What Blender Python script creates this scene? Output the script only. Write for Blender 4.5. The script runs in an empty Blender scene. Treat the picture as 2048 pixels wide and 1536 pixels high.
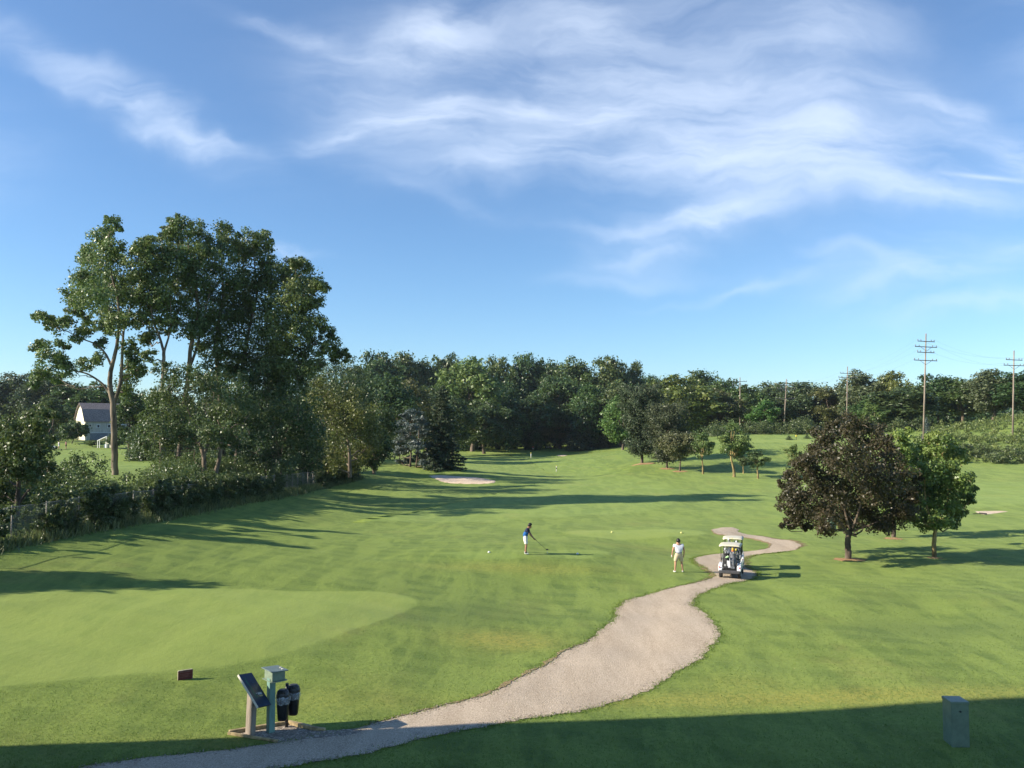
import bpy, bmesh, math, random
import numpy as np
from mathutils import Vector, Matrix
rng = np.random.default_rng(7)
random.seed(7)
SC = bpy.context.scene
COL = SC.collection
PI = math.pi
# ---------------------------------------------------------------- camera numbers
F = 1658.0            # focal length in photograph pixels (2048 wide)
CX, CY, HOR = 1024.0, 768.0, 860.0
CAMZ = 7.8
PITCH = math.atan((HOR - CY) / F)
SUN_EL = math.radians(27.0)
SUN_B = 0.185         # shadows run along (1, SUN_B)

def ray(px, py):
    cx = (px - CX) / F; cy = (CY - py) / F
    c, s = math.cos(PITCH), math.sin(PITCH)
    d = np.array([cx, c - s * cy, s + c * cy])
    return d / d[1]                      # per metre of depth

def at(px, py, d):
    r = ray(px, py) * d
    return (r[0], d, CAMZ + r[2])

# ---------------------------------------------------------------- terrain height
CTRL = []
def cz(px, py, z):
    r = ray(px, py); t = (z - CAMZ) / r[2]
    CTRL.append((r[0] * t, t, z))
def cd(px, py, d):
    p = at(px, py, d); CTRL.append(p)
for a in [(300,1500,0),(1000,1500,0),(1900,1500,0),(500,1350,.05),(1000,1300,-.1),(1400,1300,0),(1900,1300,.3),(0,1380,.35),
          (-250,1380,.5),(0,1290,.6),(0,1172,1.25),(300,1172,.9),(600,1172,.65),(500,1250,.5),(5,1092,2.0),(250,1045,2.1),(540,990,1.75),(630,975,1.1),(700,958,1.0),
          (230,948,3.3),(412,962,2.9),(1055,1106,.85),(930,1106,.85),(1180,1106,.8),(1055,1092,.85),(1180,1092,.75),(960,1092,.85),
          (1055,1165,.1),(1200,1165,.12),(860,1150,.42),(1250,1080,.1),(1090,1076,.1),(940,1070,.35),
          (1200,1066,.45),(1360,1066,.45),(1280,1060,.4),(1280,1088,-.05),(1280,1046,-.1),(1400,1090,0),
          (1357,1144,.2),(1462,1157,0),(1390,1120,.0),(1590,1092,0),(1430,1060,0),(1697,1118,0),(1869,1115,0),(1787,1075,0),
          (1720,1185,.55),(1960,1190,.6),(1800,1150,.1),(1560,1180,.1),(1850,1240,.25),(600,1060,.75),(800,1060,.25),(1000,1015,0),(1400,1010,0),
          (700,1010,.4),(1600,1000,0),(1960,1027,0),(1960,1010,.35),(1200,1010,0),(420,1090,1.35),(300,1120,1.4)]:
    cz(*a)
for a in [(150,925,150),(170,897,190),(170,880,222),(-200,880,222),(-300,930,120),(920,968,121),(920,950,133),(920,943,138),(850,946,136),(980,950,134),
          (830,933,140),(885,938,138),(1000,940,165),(1113,945,165),(1062,917,230),(936,900,300),(1066,897,310),(1130,911,270),
          (1200,893,300),(930,893,330),(1283,927,150),(1335,937,146),(1361,942,140),(1405,947,138),(1468,953,132),(1516,957,130),(1200,950,150),
          (1200,910,200),(1500,925,150),(1500,893,168),(1620,893,168),(1500,885,185),(1630,885,185),(1450,870,205),(1600,870,205),(1400,905,170),
          (2040,960,128),(2040,925,155),(1850,925,155),(2025,878,185),(2060,836,205),(1880,875,190),(1700,930,150),(1950,905,165),
          (760,925,150),(770,905,220),(1040,925,200),(2300,836,205),(2300,1000,90)]:
    cd(*a)
for px in (-400,0,400,800,1200,1600,2000,2400):
    CTRL.append(((px-CX)/F*400, 400, 6.0)); CTRL.append(((px-CX)/F*700, 700, 8.0))
CTRL = np.array(CTRL)
def _w(x, y):
    yy = np.maximum(y, 14.0) + 12.0
    a = np.clip(x / yy, -1.1, 1.1)
    return a * 2.6, np.log(yy) * 1.9
_cu, _cv = _w(CTRL[:,0], CTRL[:,1])
def _phi(r2): return np.sqrt(r2 + 0.004)
_A = _phi((_cu[:,None]-_cu)**2 + (_cv[:,None]-_cv)**2) - 0.0
_n = len(_cu)
_M = np.zeros((_n+3, _n+3)); _M[:_n,:_n] = _A + np.eye(_n)*-0.012
_M[:_n,_n] = 1; _M[:_n,_n+1] = _cu; _M[:_n,_n+2] = _cv; _M[_n:,:_n] = _M[:_n,_n:].T
_wt = np.linalg.solve(_M, np.concatenate([CTRL[:,2], [0,0,0]]))
def H(x, y):
    x = np.asarray(x, float); y = np.asarray(y, float)
    sh = np.broadcast(x, y).shape
    x = np.broadcast_to(x, sh).ravel(); y = np.broadcast_to(y, sh).ravel()
    yc = np.minimum(y, 700.0)
    u, v = _w(x, yc)
    out = np.empty(len(u))
    for i in range(0, len(u), 40000):
        uu = u[i:i+40000]; vv = v[i:i+40000]
        out[i:i+40000] = _phi((uu[:,None]-_cu)**2 + (vv[:,None]-_cv)**2) @ _wt[:_n] + _wt[_n] + _wt[_n+1]*uu + _wt[_n+2]*vv
    rel = .07*np.sin(x*.31+1.3*np.sin(y*.17))*np.sin(y*.27+.8*np.sin(x*.21+2)) + .035*np.sin(x*.83+y*.41+1)*np.sin(y*.71-x*.3) + .018*np.sin(x*1.9+y*.6)*np.sin(y*1.3-x*.8+.5)
    near = np.clip((y-18)/14, .15, 1)
    out = out + rel*near*1.2
    return out.reshape(sh)
def h(x, y): return float(H(np.array([x]), np.array([y]))[0])
def gp(px, py, d0=12.0, d1=900.0):
    """ground point seen at a photograph pixel (first hit)"""
    r = ray(px, py)
    ds = np.geomspace(d0, d1, 700)
    f = CAMZ + r[2]*ds - H(r[0]*ds, ds)
    k = np.argmax(f < 0)
    if f[k] >= 0: return Vector((r[0]*d1, d1, h(r[0]*d1, d1)))
    a, b = ds[max(k-1,0)], ds[k]
    for _ in range(3):
        s = np.linspace(a, b, 12); g = CAMZ + r[2]*s - H(r[0]*s, s)
        j = max(int(np.argmax(g < 0)), 1); a, b = s[j-1], s[j]
    t = (a+b)/2
    return Vector((r[0]*t, t, h(r[0]*t, t)))
def gxy(px, d):
    x = (px-CX)/F*d
    return Vector((x, d, h(x, d)))

# ---------------------------------------------------------------- object helpers
def tag(o, label=None, cat=None, group=None, kind=None):
    if label: o['label'] = label
    if cat: o['category'] = cat
    if group: o['group'] = group
    if kind: o['kind'] = kind
    return o
def link(o, parent=None):
    COL.objects.link(o)
    if parent is not None: o.parent = parent
    return o
def empty(name, loc=(0,0,0), rz=0, label=None, cat=None, group=None):
    o = bpy.data.objects.new(name, None); COL.objects.link(o)
    o.location = loc; o.rotation_euler = (0,0,rz); o.empty_display_size = .2
    return tag(o, label, cat, group)
def npmesh(name, V, Fq, mats, parent=None, smooth=False, attr=None, mi=None):
    V = np.asarray(V, np.float32); Fq = np.asarray(Fq, np.int32)
    me = bpy.data.meshes.new(name)
    k = Fq.shape[1]
    me.vertices.add(len(V)); me.vertices.foreach_set('co', V.ravel())
    me.loops.add(Fq.size); me.loops.foreach_set('vertex_index', Fq.ravel())
    me.polygons.add(len(Fq)); me.polygons.foreach_set('loop_start', np.arange(0, Fq.size, k, dtype=np.int32))
    if smooth: me.polygons.foreach_set('use_smooth', np.ones(len(Fq), bool))
    if mi is not None: me.polygons.foreach_set('material_index', np.asarray(mi, np.int32))
    if attr is not None:
        a = me.attributes.new('v', 'FLOAT', 'FACE'); a.data.foreach_set('value', np.asarray(attr, np.float32))
    for m in (mats if isinstance(mats, (list, tuple)) else [mats]): me.materials.append(m)
    me.update(calc_edges=True); me.validate()
    return link(bpy.data.objects.new(name, me), parent)

class MB:
    """collects shapes in one bmesh, links them as one mesh object"""
    def __init__(s): s.b = bmesh.new(); s.n = 0
    def _new(s, verts, mi, smooth):
        fs = set()
        for v in verts:
            for f in v.link_faces: fs.add(f)
        for f in fs: f.material_index = mi; f.smooth = smooth
        return verts
    def box(s, c, size, rz=0, M=None, bev=0, mi=0, taper=None):
        r = bmesh.ops.create_cube(s.b, size=1); vs = r['verts']
        for v in vs:
            v.co = Vector((v.co.x*size[0], v.co.y*size[1], v.co.z*size[2]))
            if taper and v.co.z > 0: v.co.x *= taper[0]; v.co.y *= taper[1]
        if bev:
            es = list({e for v in vs for e in v.link_edges})
            q = bmesh.ops.bevel(s.b, geom=es, offset=bev, segments=2, profile=.6, affect='EDGES')
            vs = list({v for f in q['faces'] for v in f.verts} | {v for v in vs if v.is_valid})
        T = Matrix.Translation(Vector(c)) @ (M if M is not None else Matrix.Rotation(rz, 4, 'Z'))
        for v in vs: v.co = T @ v.co
        s._new(vs, mi, False); return vs
    def cyl(s, a, b, r0, r1=None, n=12, mi=0, smooth=True, caps=True):
        a = Vector(a); b = Vector(b); r1 = r0 if r1 is None else r1
        d = b - a; L = d.length
        r = bmesh.ops.create_cone(s.b, cap_ends=caps, segments=n, radius1=r0, radius2=r1, depth=L)
        q = d.to_track_quat('Z', 'Y').to_matrix().to_4x4()
        T = Matrix.Translation((a+b)/2) @ q
        for v in r['verts']: v.co = T @ v.co
        s._new(r['verts'], mi, False)
        if smooth:
            for f in {f for v in r['verts'] for f in v.link_faces}:
                if len(f.verts) == 4: f.smooth = True
        return r['verts']
    def ball(s, c, r, M=None, mi=0, n=12):
        q = bmesh.ops.create_uvsphere(s.b, u_segments=n, v_segments=max(6, n*2//3), radius=1)
        rr = r if hasattr(r, '__len__') else (r, r, r)
        T = Matrix.Translation(Vector(c)) @ (M if M is not None else Matrix())
        for v in q['verts']: v.co = T @ Vector((v.co.x*rr[0], v.co.y*rr[1], v.co.z*rr[2]))
        s._new(q['verts'], mi, True); return q['verts']
    def poly(s, pts, mi=0):
        f = s.b.faces.new([s.b.verts.new(p) for p in pts]); f.material_index = mi; return f
    def prism(s, outline, vec, mi=0):
        """outline: list of 3D points, extruded along vec"""
        vec = Vector(vec); A = [s.b.verts.new(p) for p in outline]; B = [s.b.verts.new(Vector(p)+vec) for p in outline]
        n = len(A); fs = [s.b.faces.new(A[::-1]), s.b.faces.new(B)]
        for i in range(n): fs.append(s.b.faces.new((A[i], A[(i+1)%n], B[(i+1)%n], B[i])))
        for f in fs: f.material_index = mi
    def build(s, name, mats, parent=None, bevel=0):
        bmesh.ops.recalc_face_normals(s.b, faces=s.b.faces)
        me = bpy.data.meshes.new(name); s.b.to_mesh(me); s.b.free()
        for m in (mats if isinstance(mats, (list, tuple)) else [mats]): me.materials.append(m)
        o = link(bpy.data.objects.new(name, me), parent)
        if bevel:
            md = o.modifiers.new('b', 'BEVEL'); md.width = bevel; md.segments = 2; md.limit_method = 'ANGLE'
        return o

def tube(P, R, n=8, cap=True):
    """tapered tube through points: verts, quads (np)"""
    P = np.array(P, float); R = np.array(R, float)
    V = []; Q = []
    T = np.gradient(P, axis=0); T /= np.linalg.norm(T, axis=1)[:,None] + 1e-9
    ref = np.array([.3, .9, .1]) if abs(T[0][2]) > .5 else np.array([0, 0, 1.])
    for i in range(len(P)):
        a = np.cross(T[i], ref); a /= np.linalg.norm(a) + 1e-9; b = np.cross(T[i], a)
        for k in range(n):
            t = 2*PI*k/n
            V.append(P[i] + R[i]*(a*math.cos(t) + b*math.sin(t)))
    for i in range(len(P)-1):
        for k in range(n):
            Q.append((i*n+k, i*n+(k+1)%n, (i+1)*n+(k+1)%n, (i+1)*n+k))
    return np.array(V), np.array(Q)
def joinq(parts):
    V = []; Q = []; o = 0
    for v, q in parts: V.append(v); Q.append(np.asarray(q)+o); o += len(v)
    return np.concatenate(V), np.concatenate(Q)
def smoothline(P, k=6):
    """catmull-rom through points"""
    P = np.array(P, float); out = []
    Q = np.vstack([2*P[0]-P[1], P, 2*P[-1]-P[-2]])
    for i in range(1, len(Q)-2):
        for t in np.linspace(0, 1, k, endpoint=False):
            a, b, c, d = Q[i-1], Q[i], Q[i+1], Q[i+2]
            out.append(.5*((2*b)+(c-a)*t+(2*a-5*b+4*c-d)*t*t+(3*b-a-3*c+d)*t**3))
    out.append(P[-1]); return np.array(out)

# ---------------------------------------------------------------- materials
class NT:
    def __init__(s, m): s.t = m.node_tree; s.N = s.t.nodes; s.L = s.t.links; s.N.clear()
    def n(s, typ, ins=None, **kw):
        x = s.N.new(typ)
        for k, v in kw.items(): setattr(x, k, v)
        for k, v in (ins or {}).items():
            if isinstance(v, bpy.types.NodeSocket): s.L.new(v, x.inputs[k])
            else: x.inputs[k].default_value = v
        return x
    def math(s, op, a, b=0.0, c=0.0, clamp=False):
        x = s.N.new('ShaderNodeMath'); x.operation = op; x.use_clamp = clamp
        for i, v in enumerate((a, b, c)):
            if isinstance(v, bpy.types.NodeSocket): s.L.new(v, x.inputs[i])
            else: x.inputs[i].default_value = v
        return x.outputs[0]
    def vm(s, op, a, b=None, out=0):
        x = s.N.new('ShaderNodeVectorMath'); x.operation = op
        for i, v in enumerate((a, b)):
            if v is None: continue
            if isinstance(v, bpy.types.NodeSocket): s.L.new(v, x.inputs[i])
            else: x.inputs[i].default_value = v
        return x.outputs[out]
    def mix(s, f, a, b, typ='MIX'):
        x = s.N.new('ShaderNodeMix'); x.data_type = 'RGBA'; x.blend_type = typ
        for i, v in ((0, f), (6, a), (7, b)):
            if isinstance(v, bpy.types.NodeSocket): s.L.new(v, x.inputs[i])
            else: x.inputs[i].default_value = v if i == 0 else (*v, 1) if len(v) == 3 else v
        return x.outputs[2]
    def noise(s, vec, scale, detail=4, rough=.55, dist=0.0, out=0):
        x = s.n('ShaderNodeTexNoise', {'Scale': scale, 'Detail': detail, 'Roughness': rough, 'Distortion': dist})
        if vec is not None: s.L.new(vec, x.inputs['Vector'])
        return x.outputs[out]
    def ramp(s, f, a, b, lo=0.0, hi=1.0):
        x = s.n('ShaderNodeMapRange', {'From Min': a, 'From Max': b, 'To Min': lo, 'To Max': hi})
        s.L.new(f, x.inputs['Value']); x.interpolation_type = 'SMOOTHSTEP'
        return x.outputs[0]
def newmat(name):
    m = bpy.data.materials.new(name); m.use_nodes = True
    return m, NT(m)
def pbr(name, col, rough=.6, metal=0.0, var=.15, scale=6.0, bump=0.0, bscale=40.0, spec=.4, alpha=1.0, col2=None, aniso=(1,1,1)):
    m, t = newmat(name)
    tc = t.n('ShaderNodeTexCoord').outputs['Object']
    mp = t.n('ShaderNodeMapping', {'Vector': tc, 'Scale': aniso}).outputs[0]
    nz = t.noise(mp, scale, 5)
    c2 = col2 if col2 else tuple(c*(1-var*2) for c in col)
    c1 = col if col2 else tuple(min(1, c*(1+var)) for c in col)
    c = t.mix(t.ramp(nz, .3, .7), c2, c1)
    b = t.n('ShaderNodeBsdfPrincipled', {'Base Color': c, 'Roughness': rough, 'Metallic': metal, 'Specular IOR Level': spec, 'Alpha': alpha})
    if bump:
        n2 = t.noise(mp, bscale, 4)
        bp = t.n('ShaderNodeBump', {'Height': n2, 'Strength': bump, 'Distance': .02})
        t.L.new(bp.outputs[0], b.inputs['Normal'])
    o = t.n('ShaderNodeOutputMaterial'); t.L.new(b.outputs[0], o.inputs[0])
    return m
def leafmat(name, trans=.28, spec=.4):
    """leaf colour comes from the object colour, varied leaf by leaf and clump by clump"""
    m, t = newmat(name)
    oi = t.n('ShaderNodeObjectInfo')
    at_ = t.n('ShaderNodeAttribute', attribute_name='v').outputs['Fac']
    tc = t.n('ShaderNodeTexCoord').outputs['Object']
    nz = t.noise(tc, .45, 2)
    rnd = t.math('MULTIPLY', oi.outputs['Random'], .06)
    hue = t.math('ADD', t.math('MULTIPLY', t.math('SUBTRACT', nz, .5), -.10), t.math('ADD', t.math('MULTIPLY', at_, -.035), t.math('ADD', rnd, .488)))
    val = t.math('ADD', t.math('MULTIPLY', at_, 1.35), t.math('ADD', t.math('MULTIPLY', nz, 1.3), .20))
    hs = t.n('ShaderNodeHueSaturation', {'Hue': hue, 'Saturation': .95, 'Value': val, 'Color': oi.outputs['Color']})
    b = t.n('ShaderNodeBsdfPrincipled', {'Base Color': hs.outputs[0], 'Roughness': .42, 'Specular IOR Level': spec})
    tr = t.n('ShaderNodeBsdfTranslucent', {'Color': t.mix(.35, hs.outputs[0], (.16,.22,.03))})
    mx = t.n('ShaderNodeMixShader', {0: trans, 1: b.outputs[0], 2: tr.outputs[0]})
    o = t.n('ShaderNodeOutputMaterial'); t.L.new(mx.outputs[0], o.inputs[0])
    return m
M = {}
M['leaf'] = leafmat('leaf')
M['needle'] = leafmat('needle', .08, .2)
M['blade'] = leafmat('blade', .5, .1)
M['bark'] = pbr('bark', (.15,.115,.085), .9, var=.35, scale=3, bump=.8, bscale=9, aniso=(1,1,.25))
M['bark_pale'] = pbr('bark_pale', (.21,.165,.12), .9, var=.35, scale=2.5, bump=.8, bscale=8, aniso=(1,1,.2))
M['bark_tan'] = pbr('bark_tan', (.30,.23,.10), .9, var=.3, scale=4, bump=.5, bscale=14, aniso=(1,1,.3))
EXPO = .88
CLOUDC = (6.6,7.4,8.7)
# ---------------------------------------------------------------- ground
PAL = dict(rough=((.106,.156,.025),(.068,.115,.019),(.175,.232,.042),(.225,.210,.055),1.0),
           fair=((.126,.180,.030),(.090,.145,.025),(.180,.240,.046),(.22,.215,.055),.55),
           green=((.168,.220,.042),(.134,.188,.035),(.195,.244,.050),(.235,.240,.065),.35))
SPOTS = []   # px,py of yellowed turf, radii in metres, strength
for px_, py_, rx_, ry_, st_ in ((1000,1278,1.9,1.3,.9),(1060,1290,1.4,.9,.5),(1030,1135,5.0,.8,.5),(1300,1098,5,1.5,.35),(1750,1392,9,.8,.6),(1500,1398,6,.6,.5),(1480,1365,1.6,.8,.35),(430,1490,3,.7,.3),(640,1400,3.5,1.4,.25),(1880,1260,4,1.6,-.6),(1700,1200,4,1.2,-.35),(830,1235,2.6,1.2,-.6),(930,1220,2.2,1.4,-.5)):
    q_ = gp(px_, py_); SPOTS.append((q_.x, q_.y, rx_, ry_, st_))
def turf(name, pal):
    """rough turf that turns into the given mown turf where the attribute e rises"""
    m, t = newmat(name)
    P0, P1 = PAL['rough'], PAL[pal]
    g = t.n('ShaderNodeNewGeometry').outputs['Position']
    def mp(rot, sx, sy): return t.n('ShaderNodeMapping', {'Vector': g, 'Scale': (sx,sy,0), 'Rotation': (0,0,rot)}).outputs[0]
    big = t.noise(mp(.5,1,.5), .10, 5, .6, .5)
    mid = t.noise(mp(-.62,1,.26), .50, 6, .60, .7)
    mid2 = t.noise(mp(.45,.9,.25), .95, 5, .62, .5)
    sm = t.noise(g, 6.0, 4, .7); bl = t.noise(g, 38.0, 2, .8)
    ea = t.n('ShaderNodeAttribute', attribute_name='e').outputs['Fac']
    en = t.noise(g, 1.6, 4, .65)
    e = t.ramp(t.math('ADD', ea, t.math('MULTIPLY', t.math('SUBTRACT', en, .5), .5)), .25, .75) if pal != 'rough' else 0.0
    if pal != 'rough': e = t.math('MULTIPLY', e, t.ramp(ea, 0.0, .12))
    C = [t.mix(e, P0[i], P1[i]) for i in range(4)]
    fine = t.math('ADD', P0[4], t.math('MULTIPLY', e, P1[4]-P0[4]))
    c = t.mix(t.ramp(big, .34, .66), C[1], C[0])
    c = t.mix(t.math('MULTIPLY', t.ramp(mid, .46, .62), .8), c, C[2])
    c = t.mix(t.math('MULTIPLY', t.ramp(mid2, .49, .60), .75), c, C[2])
    d = t.noise(mp(.2,.8,.5), .22, 6, .65, .4)
    c = t.mix(t.math('MULTIPLY', t.ramp(d, .52, .74), .55), c, C[3])
    dk = t.noise(mp(.1,.6,.35), .33, 5, .6, .5)
    c = t.mix(t.math('MULTIPLY', t.ramp(dk, .56, .72), .40), c, (.070,.112,.028))
    for rot, per, am in ((.30, 1.5, .34), (1.15, 1.5, .12)):
        w = t.n('ShaderNodeTexWave', {'Vector': mp(rot,1,1), 'Scale': .314/per, 'Distortion': 4.0, 'Detail': 2.0, 'Detail Scale': .12}, bands_direction='Y')
        c = t.mix(t.math('MULTIPLY', t.ramp(w.outputs[1], .3, .7), am), c, C[2])
    for x_, y_, rx_, ry_, st_ in SPOTS:
        v = t.vm('MULTIPLY', t.vm('SUBTRACT', g, (x_, y_, 0)), (1/rx_, 1/ry_, 0)); d2 = t.vm('DOT_PRODUCT', v, v, out=1)
        f = t.math('MULTIPLY', t.math('POWER', 2.718, t.math('MULTIPLY', d2, -1.0)), t.math('MULTIPLY', t.ramp(sm, .25, .6), abs(st_)))
        c = t.mix(f, c, (.275,.240,.045) if st_ > 0 else (.060,.098,.028))
    v = t.math('MULTIPLY', fine, t.math('ADD', t.math('MULTIPLY', t.math('SUBTRACT', sm, .5), .75), t.math('MULTIPLY', t.math('SUBTRACT', bl, .5), 1.3)))
    hs = t.n('ShaderNodeHueSaturation', {'Hue': .5, 'Saturation': 1.0, 'Value': t.math('ADD', v, 1.0), 'Color': c})
    b = t.n('ShaderNodeBsdfPrincipled', {'Base Color': hs.outputs[0], 'Roughness': .75, 'Specular IOR Level': .12, 'Sheen Weight': .15, 'Sheen Roughness': .5, 'Sheen Tint': (.8,1,.4,1)})
    ms = t.noise(mp(.7,1,.6), 1.8, 5, .65)
    hgt = t.math('ADD', t.math('MULTIPLY', fine, t.math('ADD', t.math('MULTIPLY', bl, .030), t.math('MULTIPLY', sm, .045))), t.math('MULTIPLY', ms, .045))
    bp = t.n('ShaderNodeBump', {'Height': hgt, 'Strength': .8, 'Distance': 1.0}); t.L.new(bp.outputs[0], b.inputs['Normal'])
    o = t.n('ShaderNodeOutputMaterial'); t.L.new(b.outputs[0], o.inputs[0])
    return m
M['rough'] = turf('rough_grass', 'rough')
M['fair'] = turf('fairway_grass', 'fair')
M['green'] = turf('green_grass', 'green')

def lines(segs):
    out = [segs[0][0]]
    for a, b, s in segs:
        x = a
        while x < b - 1e-6: x = min(b, x+s); out.append(x)
    return np.array(out)
ys = lines([(-60,14,4),(14,62,.4),(62,150,1.0),(150,420,3.0),(420,700,14),(700,3400,180)])
xr = lines([(0,30,.45),(30,62,1.0),(62,230,3.2),(230,500,15),(500,3200,180)])
xs = np.concatenate([-xr[::-1], xr[1:]])
X, Y = np.meshgrid(xs, ys); Z = H(X, Y)
nx, ny = len(xs), len(ys)
I = np.arange(nx*ny).reshape(ny, nx)
Q = np.stack([I[:-1,:-1], I[:-1,1:], I[1:,1:], I[1:,:-1]], -1).reshape(-1, 4)
# the far right slope and the strip behind the fence are unmown
cxq = X[:-1,:-1].ravel(); cyq = Y[:-1,:-1].ravel()
mi = np.zeros(len(Q), int)
ground = npmesh('ground', np.stack([X.ravel(), Y.ravel(), Z.ravel()], 1), Q, M['rough'], smooth=True)
tag(ground, kind='structure')

def inpoly(x, y, P):
    c = np.zeros(np.shape(x), bool); n = len(P)
    for i in range(n):
        x0, y0 = P[i][0], P[i][1]; x1, y1 = P[(i+1)%n][0], P[(i+1)%n][1]
        k = ((y0 > y) != (y1 > y)) & (x < (x1-x0)*(y-y0)/((y1-y0) or 1e-9)+x0); c ^= k
    return c
mid = 0
def blob(name, pix, mat, lift=.012, soft=0.0, jit=.08, kind='structure', rings=16, sub=8, world=None, dish=0.0, label=None):
    P = [gp(*p) for p in pix] if world is None else [Vector((x, y, 0)) for x, y in world]
    P = [(p.x, p.y) for p in P]
    P = smoothline(P+[P[0]], sub)[:-1]
    n = len(P); c = P.mean(0)
    V = []; 
    for k in range(rings+1):
        f = k/rings
        f = 1-(1-f)**1.3 if k else 0.0
        for i in range(n):
            j = jit*(.6*math.sin(i*2.1)+.5*math.sin(i*.77+2)+.4*random.uniform(-1,1)) if k == rings else 0
            d = P[i]-c; L = np.linalg.norm(d)+1e-6
            V.append(c + d*f*(1+j/L))
    V = np.array(V); z = H(V[:,0], V[:,1]) + lift; z -= lift; dd_ = np.linalg.norm(V-np.tile(P, (rings+1, 1)), axis=1); z += lift*np.clip(dd_/(soft*.7 if soft else .25), 0, 1) - .004*(dd_ < .02)
    if dish: 
        rr = np.repeat(np.arange(rings+1)/rings, n); z = z - dish*(1-rr**3) + dish*0
    Qs = []
    for k in range(rings):
        for i in range(n):
            Qs.append((k*n+i, k*n+(i+1)%n, (k+1)*n+(i+1)%n, (k+1)*n+i))
    o = npmesh(name, np.column_stack([V, z]), Qs, mat, smooth=True)
    if soft:
        R = np.tile(P, (rings+1, 1)); dd = np.linalg.norm(V-R, axis=1)
        a = o.data.attributes.new('e', 'FLOAT', 'POINT'); a.data.foreach_set('value', np.clip(dd/soft, 0, 1).astype(np.float32))
    return tag(o, label=label, kind=kind)
blob('putting_green', [(-330,1200),(-60,1188),(200,1173),(450,1172),(650,1178),(800,1186),(848,1200),(820,1226),(720,1262),(600,1308),(450,1343),(340,1352),(150,1366),(0,1380),(-330,1400)], M['green'], .014, .9, .03, rings=90)
blob('tee_green', [(1105,1066),(1180,1060),(1280,1058),(1380,1060),(1432,1067),(1400,1075),(1320,1079),(1200,1078),(1130,1073)], M['green'], .02, 1.5, .05, rings=40)
blob('tee_green', [(850,1108),(960,1101),(1080,1100),(1200,1101),(1238,1108),(1200,1119),(1060,1123),(920,1122)], M['fair'], .02, 1.2, .05, rings=40)
# fairways
blob('fairway', [(700,1045),(900,1010),(1040,985),(1180,958),(1160,930),(1010,905),(1090,902),(1180,915),(1260,945),(1345,968),(1372,985),(1340,1015),(1180,1035),(960,1047)], M['fair'], .045, 3.0, .1, rings=80)
blob('fairway', [(1830,1010),(1900,968),(2060,962),(2300,965),(2300,1010),(2060,1012),(1900,1022)], M['fair'], .045, 3.0, .1, rings=40)
blob('putting_green', [(925,903),(990,899),(1040,903),(1020,909),(950,911)], M['green'], .10, 2.0, .1, rings=12)
blob('tee_box', [(1440,892),(1500,888),(1630,887),(1630,881),(1500,880),(1450,884)], M['green'], .10, 2.0, .1, rings=12)
blob('practice_field', [(40,930),(120,903),(200,899),(330,899),(420,903),(380,930),(200,938)], M['fair'], .06, 2.0, .1, rings=20)

# cart path
LR = [((60,1552),(300,1575)),((300,1515),(560,1537)),((560,1486),(720,1508)),((740,1450),(900,1466)),((850,1420),(1060,1438)),((960,1392),(1200,1414)),
      ((1060,1345),(1310,1372)),((1130,1303),(1390,1322)),((1190,1270),(1430,1285)),((1228,1238),(1433,1250)),((1237,1214),(1398,1218)),
      ((1265,1198),(1384,1203)),((1330,1180),(1420,1180)),((1400,1163),(1480,1164)),((1426,1152),(1515,1151)),((1412,1138),(1500,1138)),
      ((1393,1127),(1490,1126)),((1388,1119),(1492,1116)),((1408,1111),(1515,1110)),((1470,1104.5),(1560,1105)),((1520,1100),(1592,1099)),
      ((1541,1093),(1603,1091)),((1533,1085),(1590,1083)),((1500,1077),(1550,1077.5)),((1458,1072),(1510,1071)),((1430,1066.5),(1478,1065)),
      ((1424,1060),(1477,1060)),((1440,1055.5),(1470,1055.5))]
A = smoothline([tuple(gp(*l)[:2]) for l, r in LR], 26); B = smoothline([tuple(gp(*r)[:2]) for l, r in LR], 26)
nn = len(A)
def wob(i, s):
    i = np.asarray(i, float)
    return .05*np.sin(i*.19+s)+.035*np.sin(i*.57+s*2.1)+.02*np.sin(i*1.7+s)+.022*np.random.default_rng(int(s*10)).uniform(-1,1,len(i))
D = B-A; Ln = np.linalg.norm(D, axis=1)[:,None]
ii = np.arange(nn)
Aj = A + D/Ln*wob(ii, 1.3)[:,None]; Bj = B + D/Ln*wob(ii, 4.2)[:,None]*1.3
NC = 40
V = np.concatenate([Aj + (Bj-Aj)*f for f in np.linspace(0,1,NC)])
edge = np.repeat(np.minimum(np.linspace(0,1,NC), 1-np.linspace(0,1,NC)), nn)
z = H(V[:,0], V[:,1]) + .012 + .015*np.clip(edge*8, 0, 1)
Qs = [(k*nn+i, k*nn+i+1, (k+1)*nn+i+1, (k+1)*nn+i) for k in range(NC-1) for i in range(nn-1)]
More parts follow.
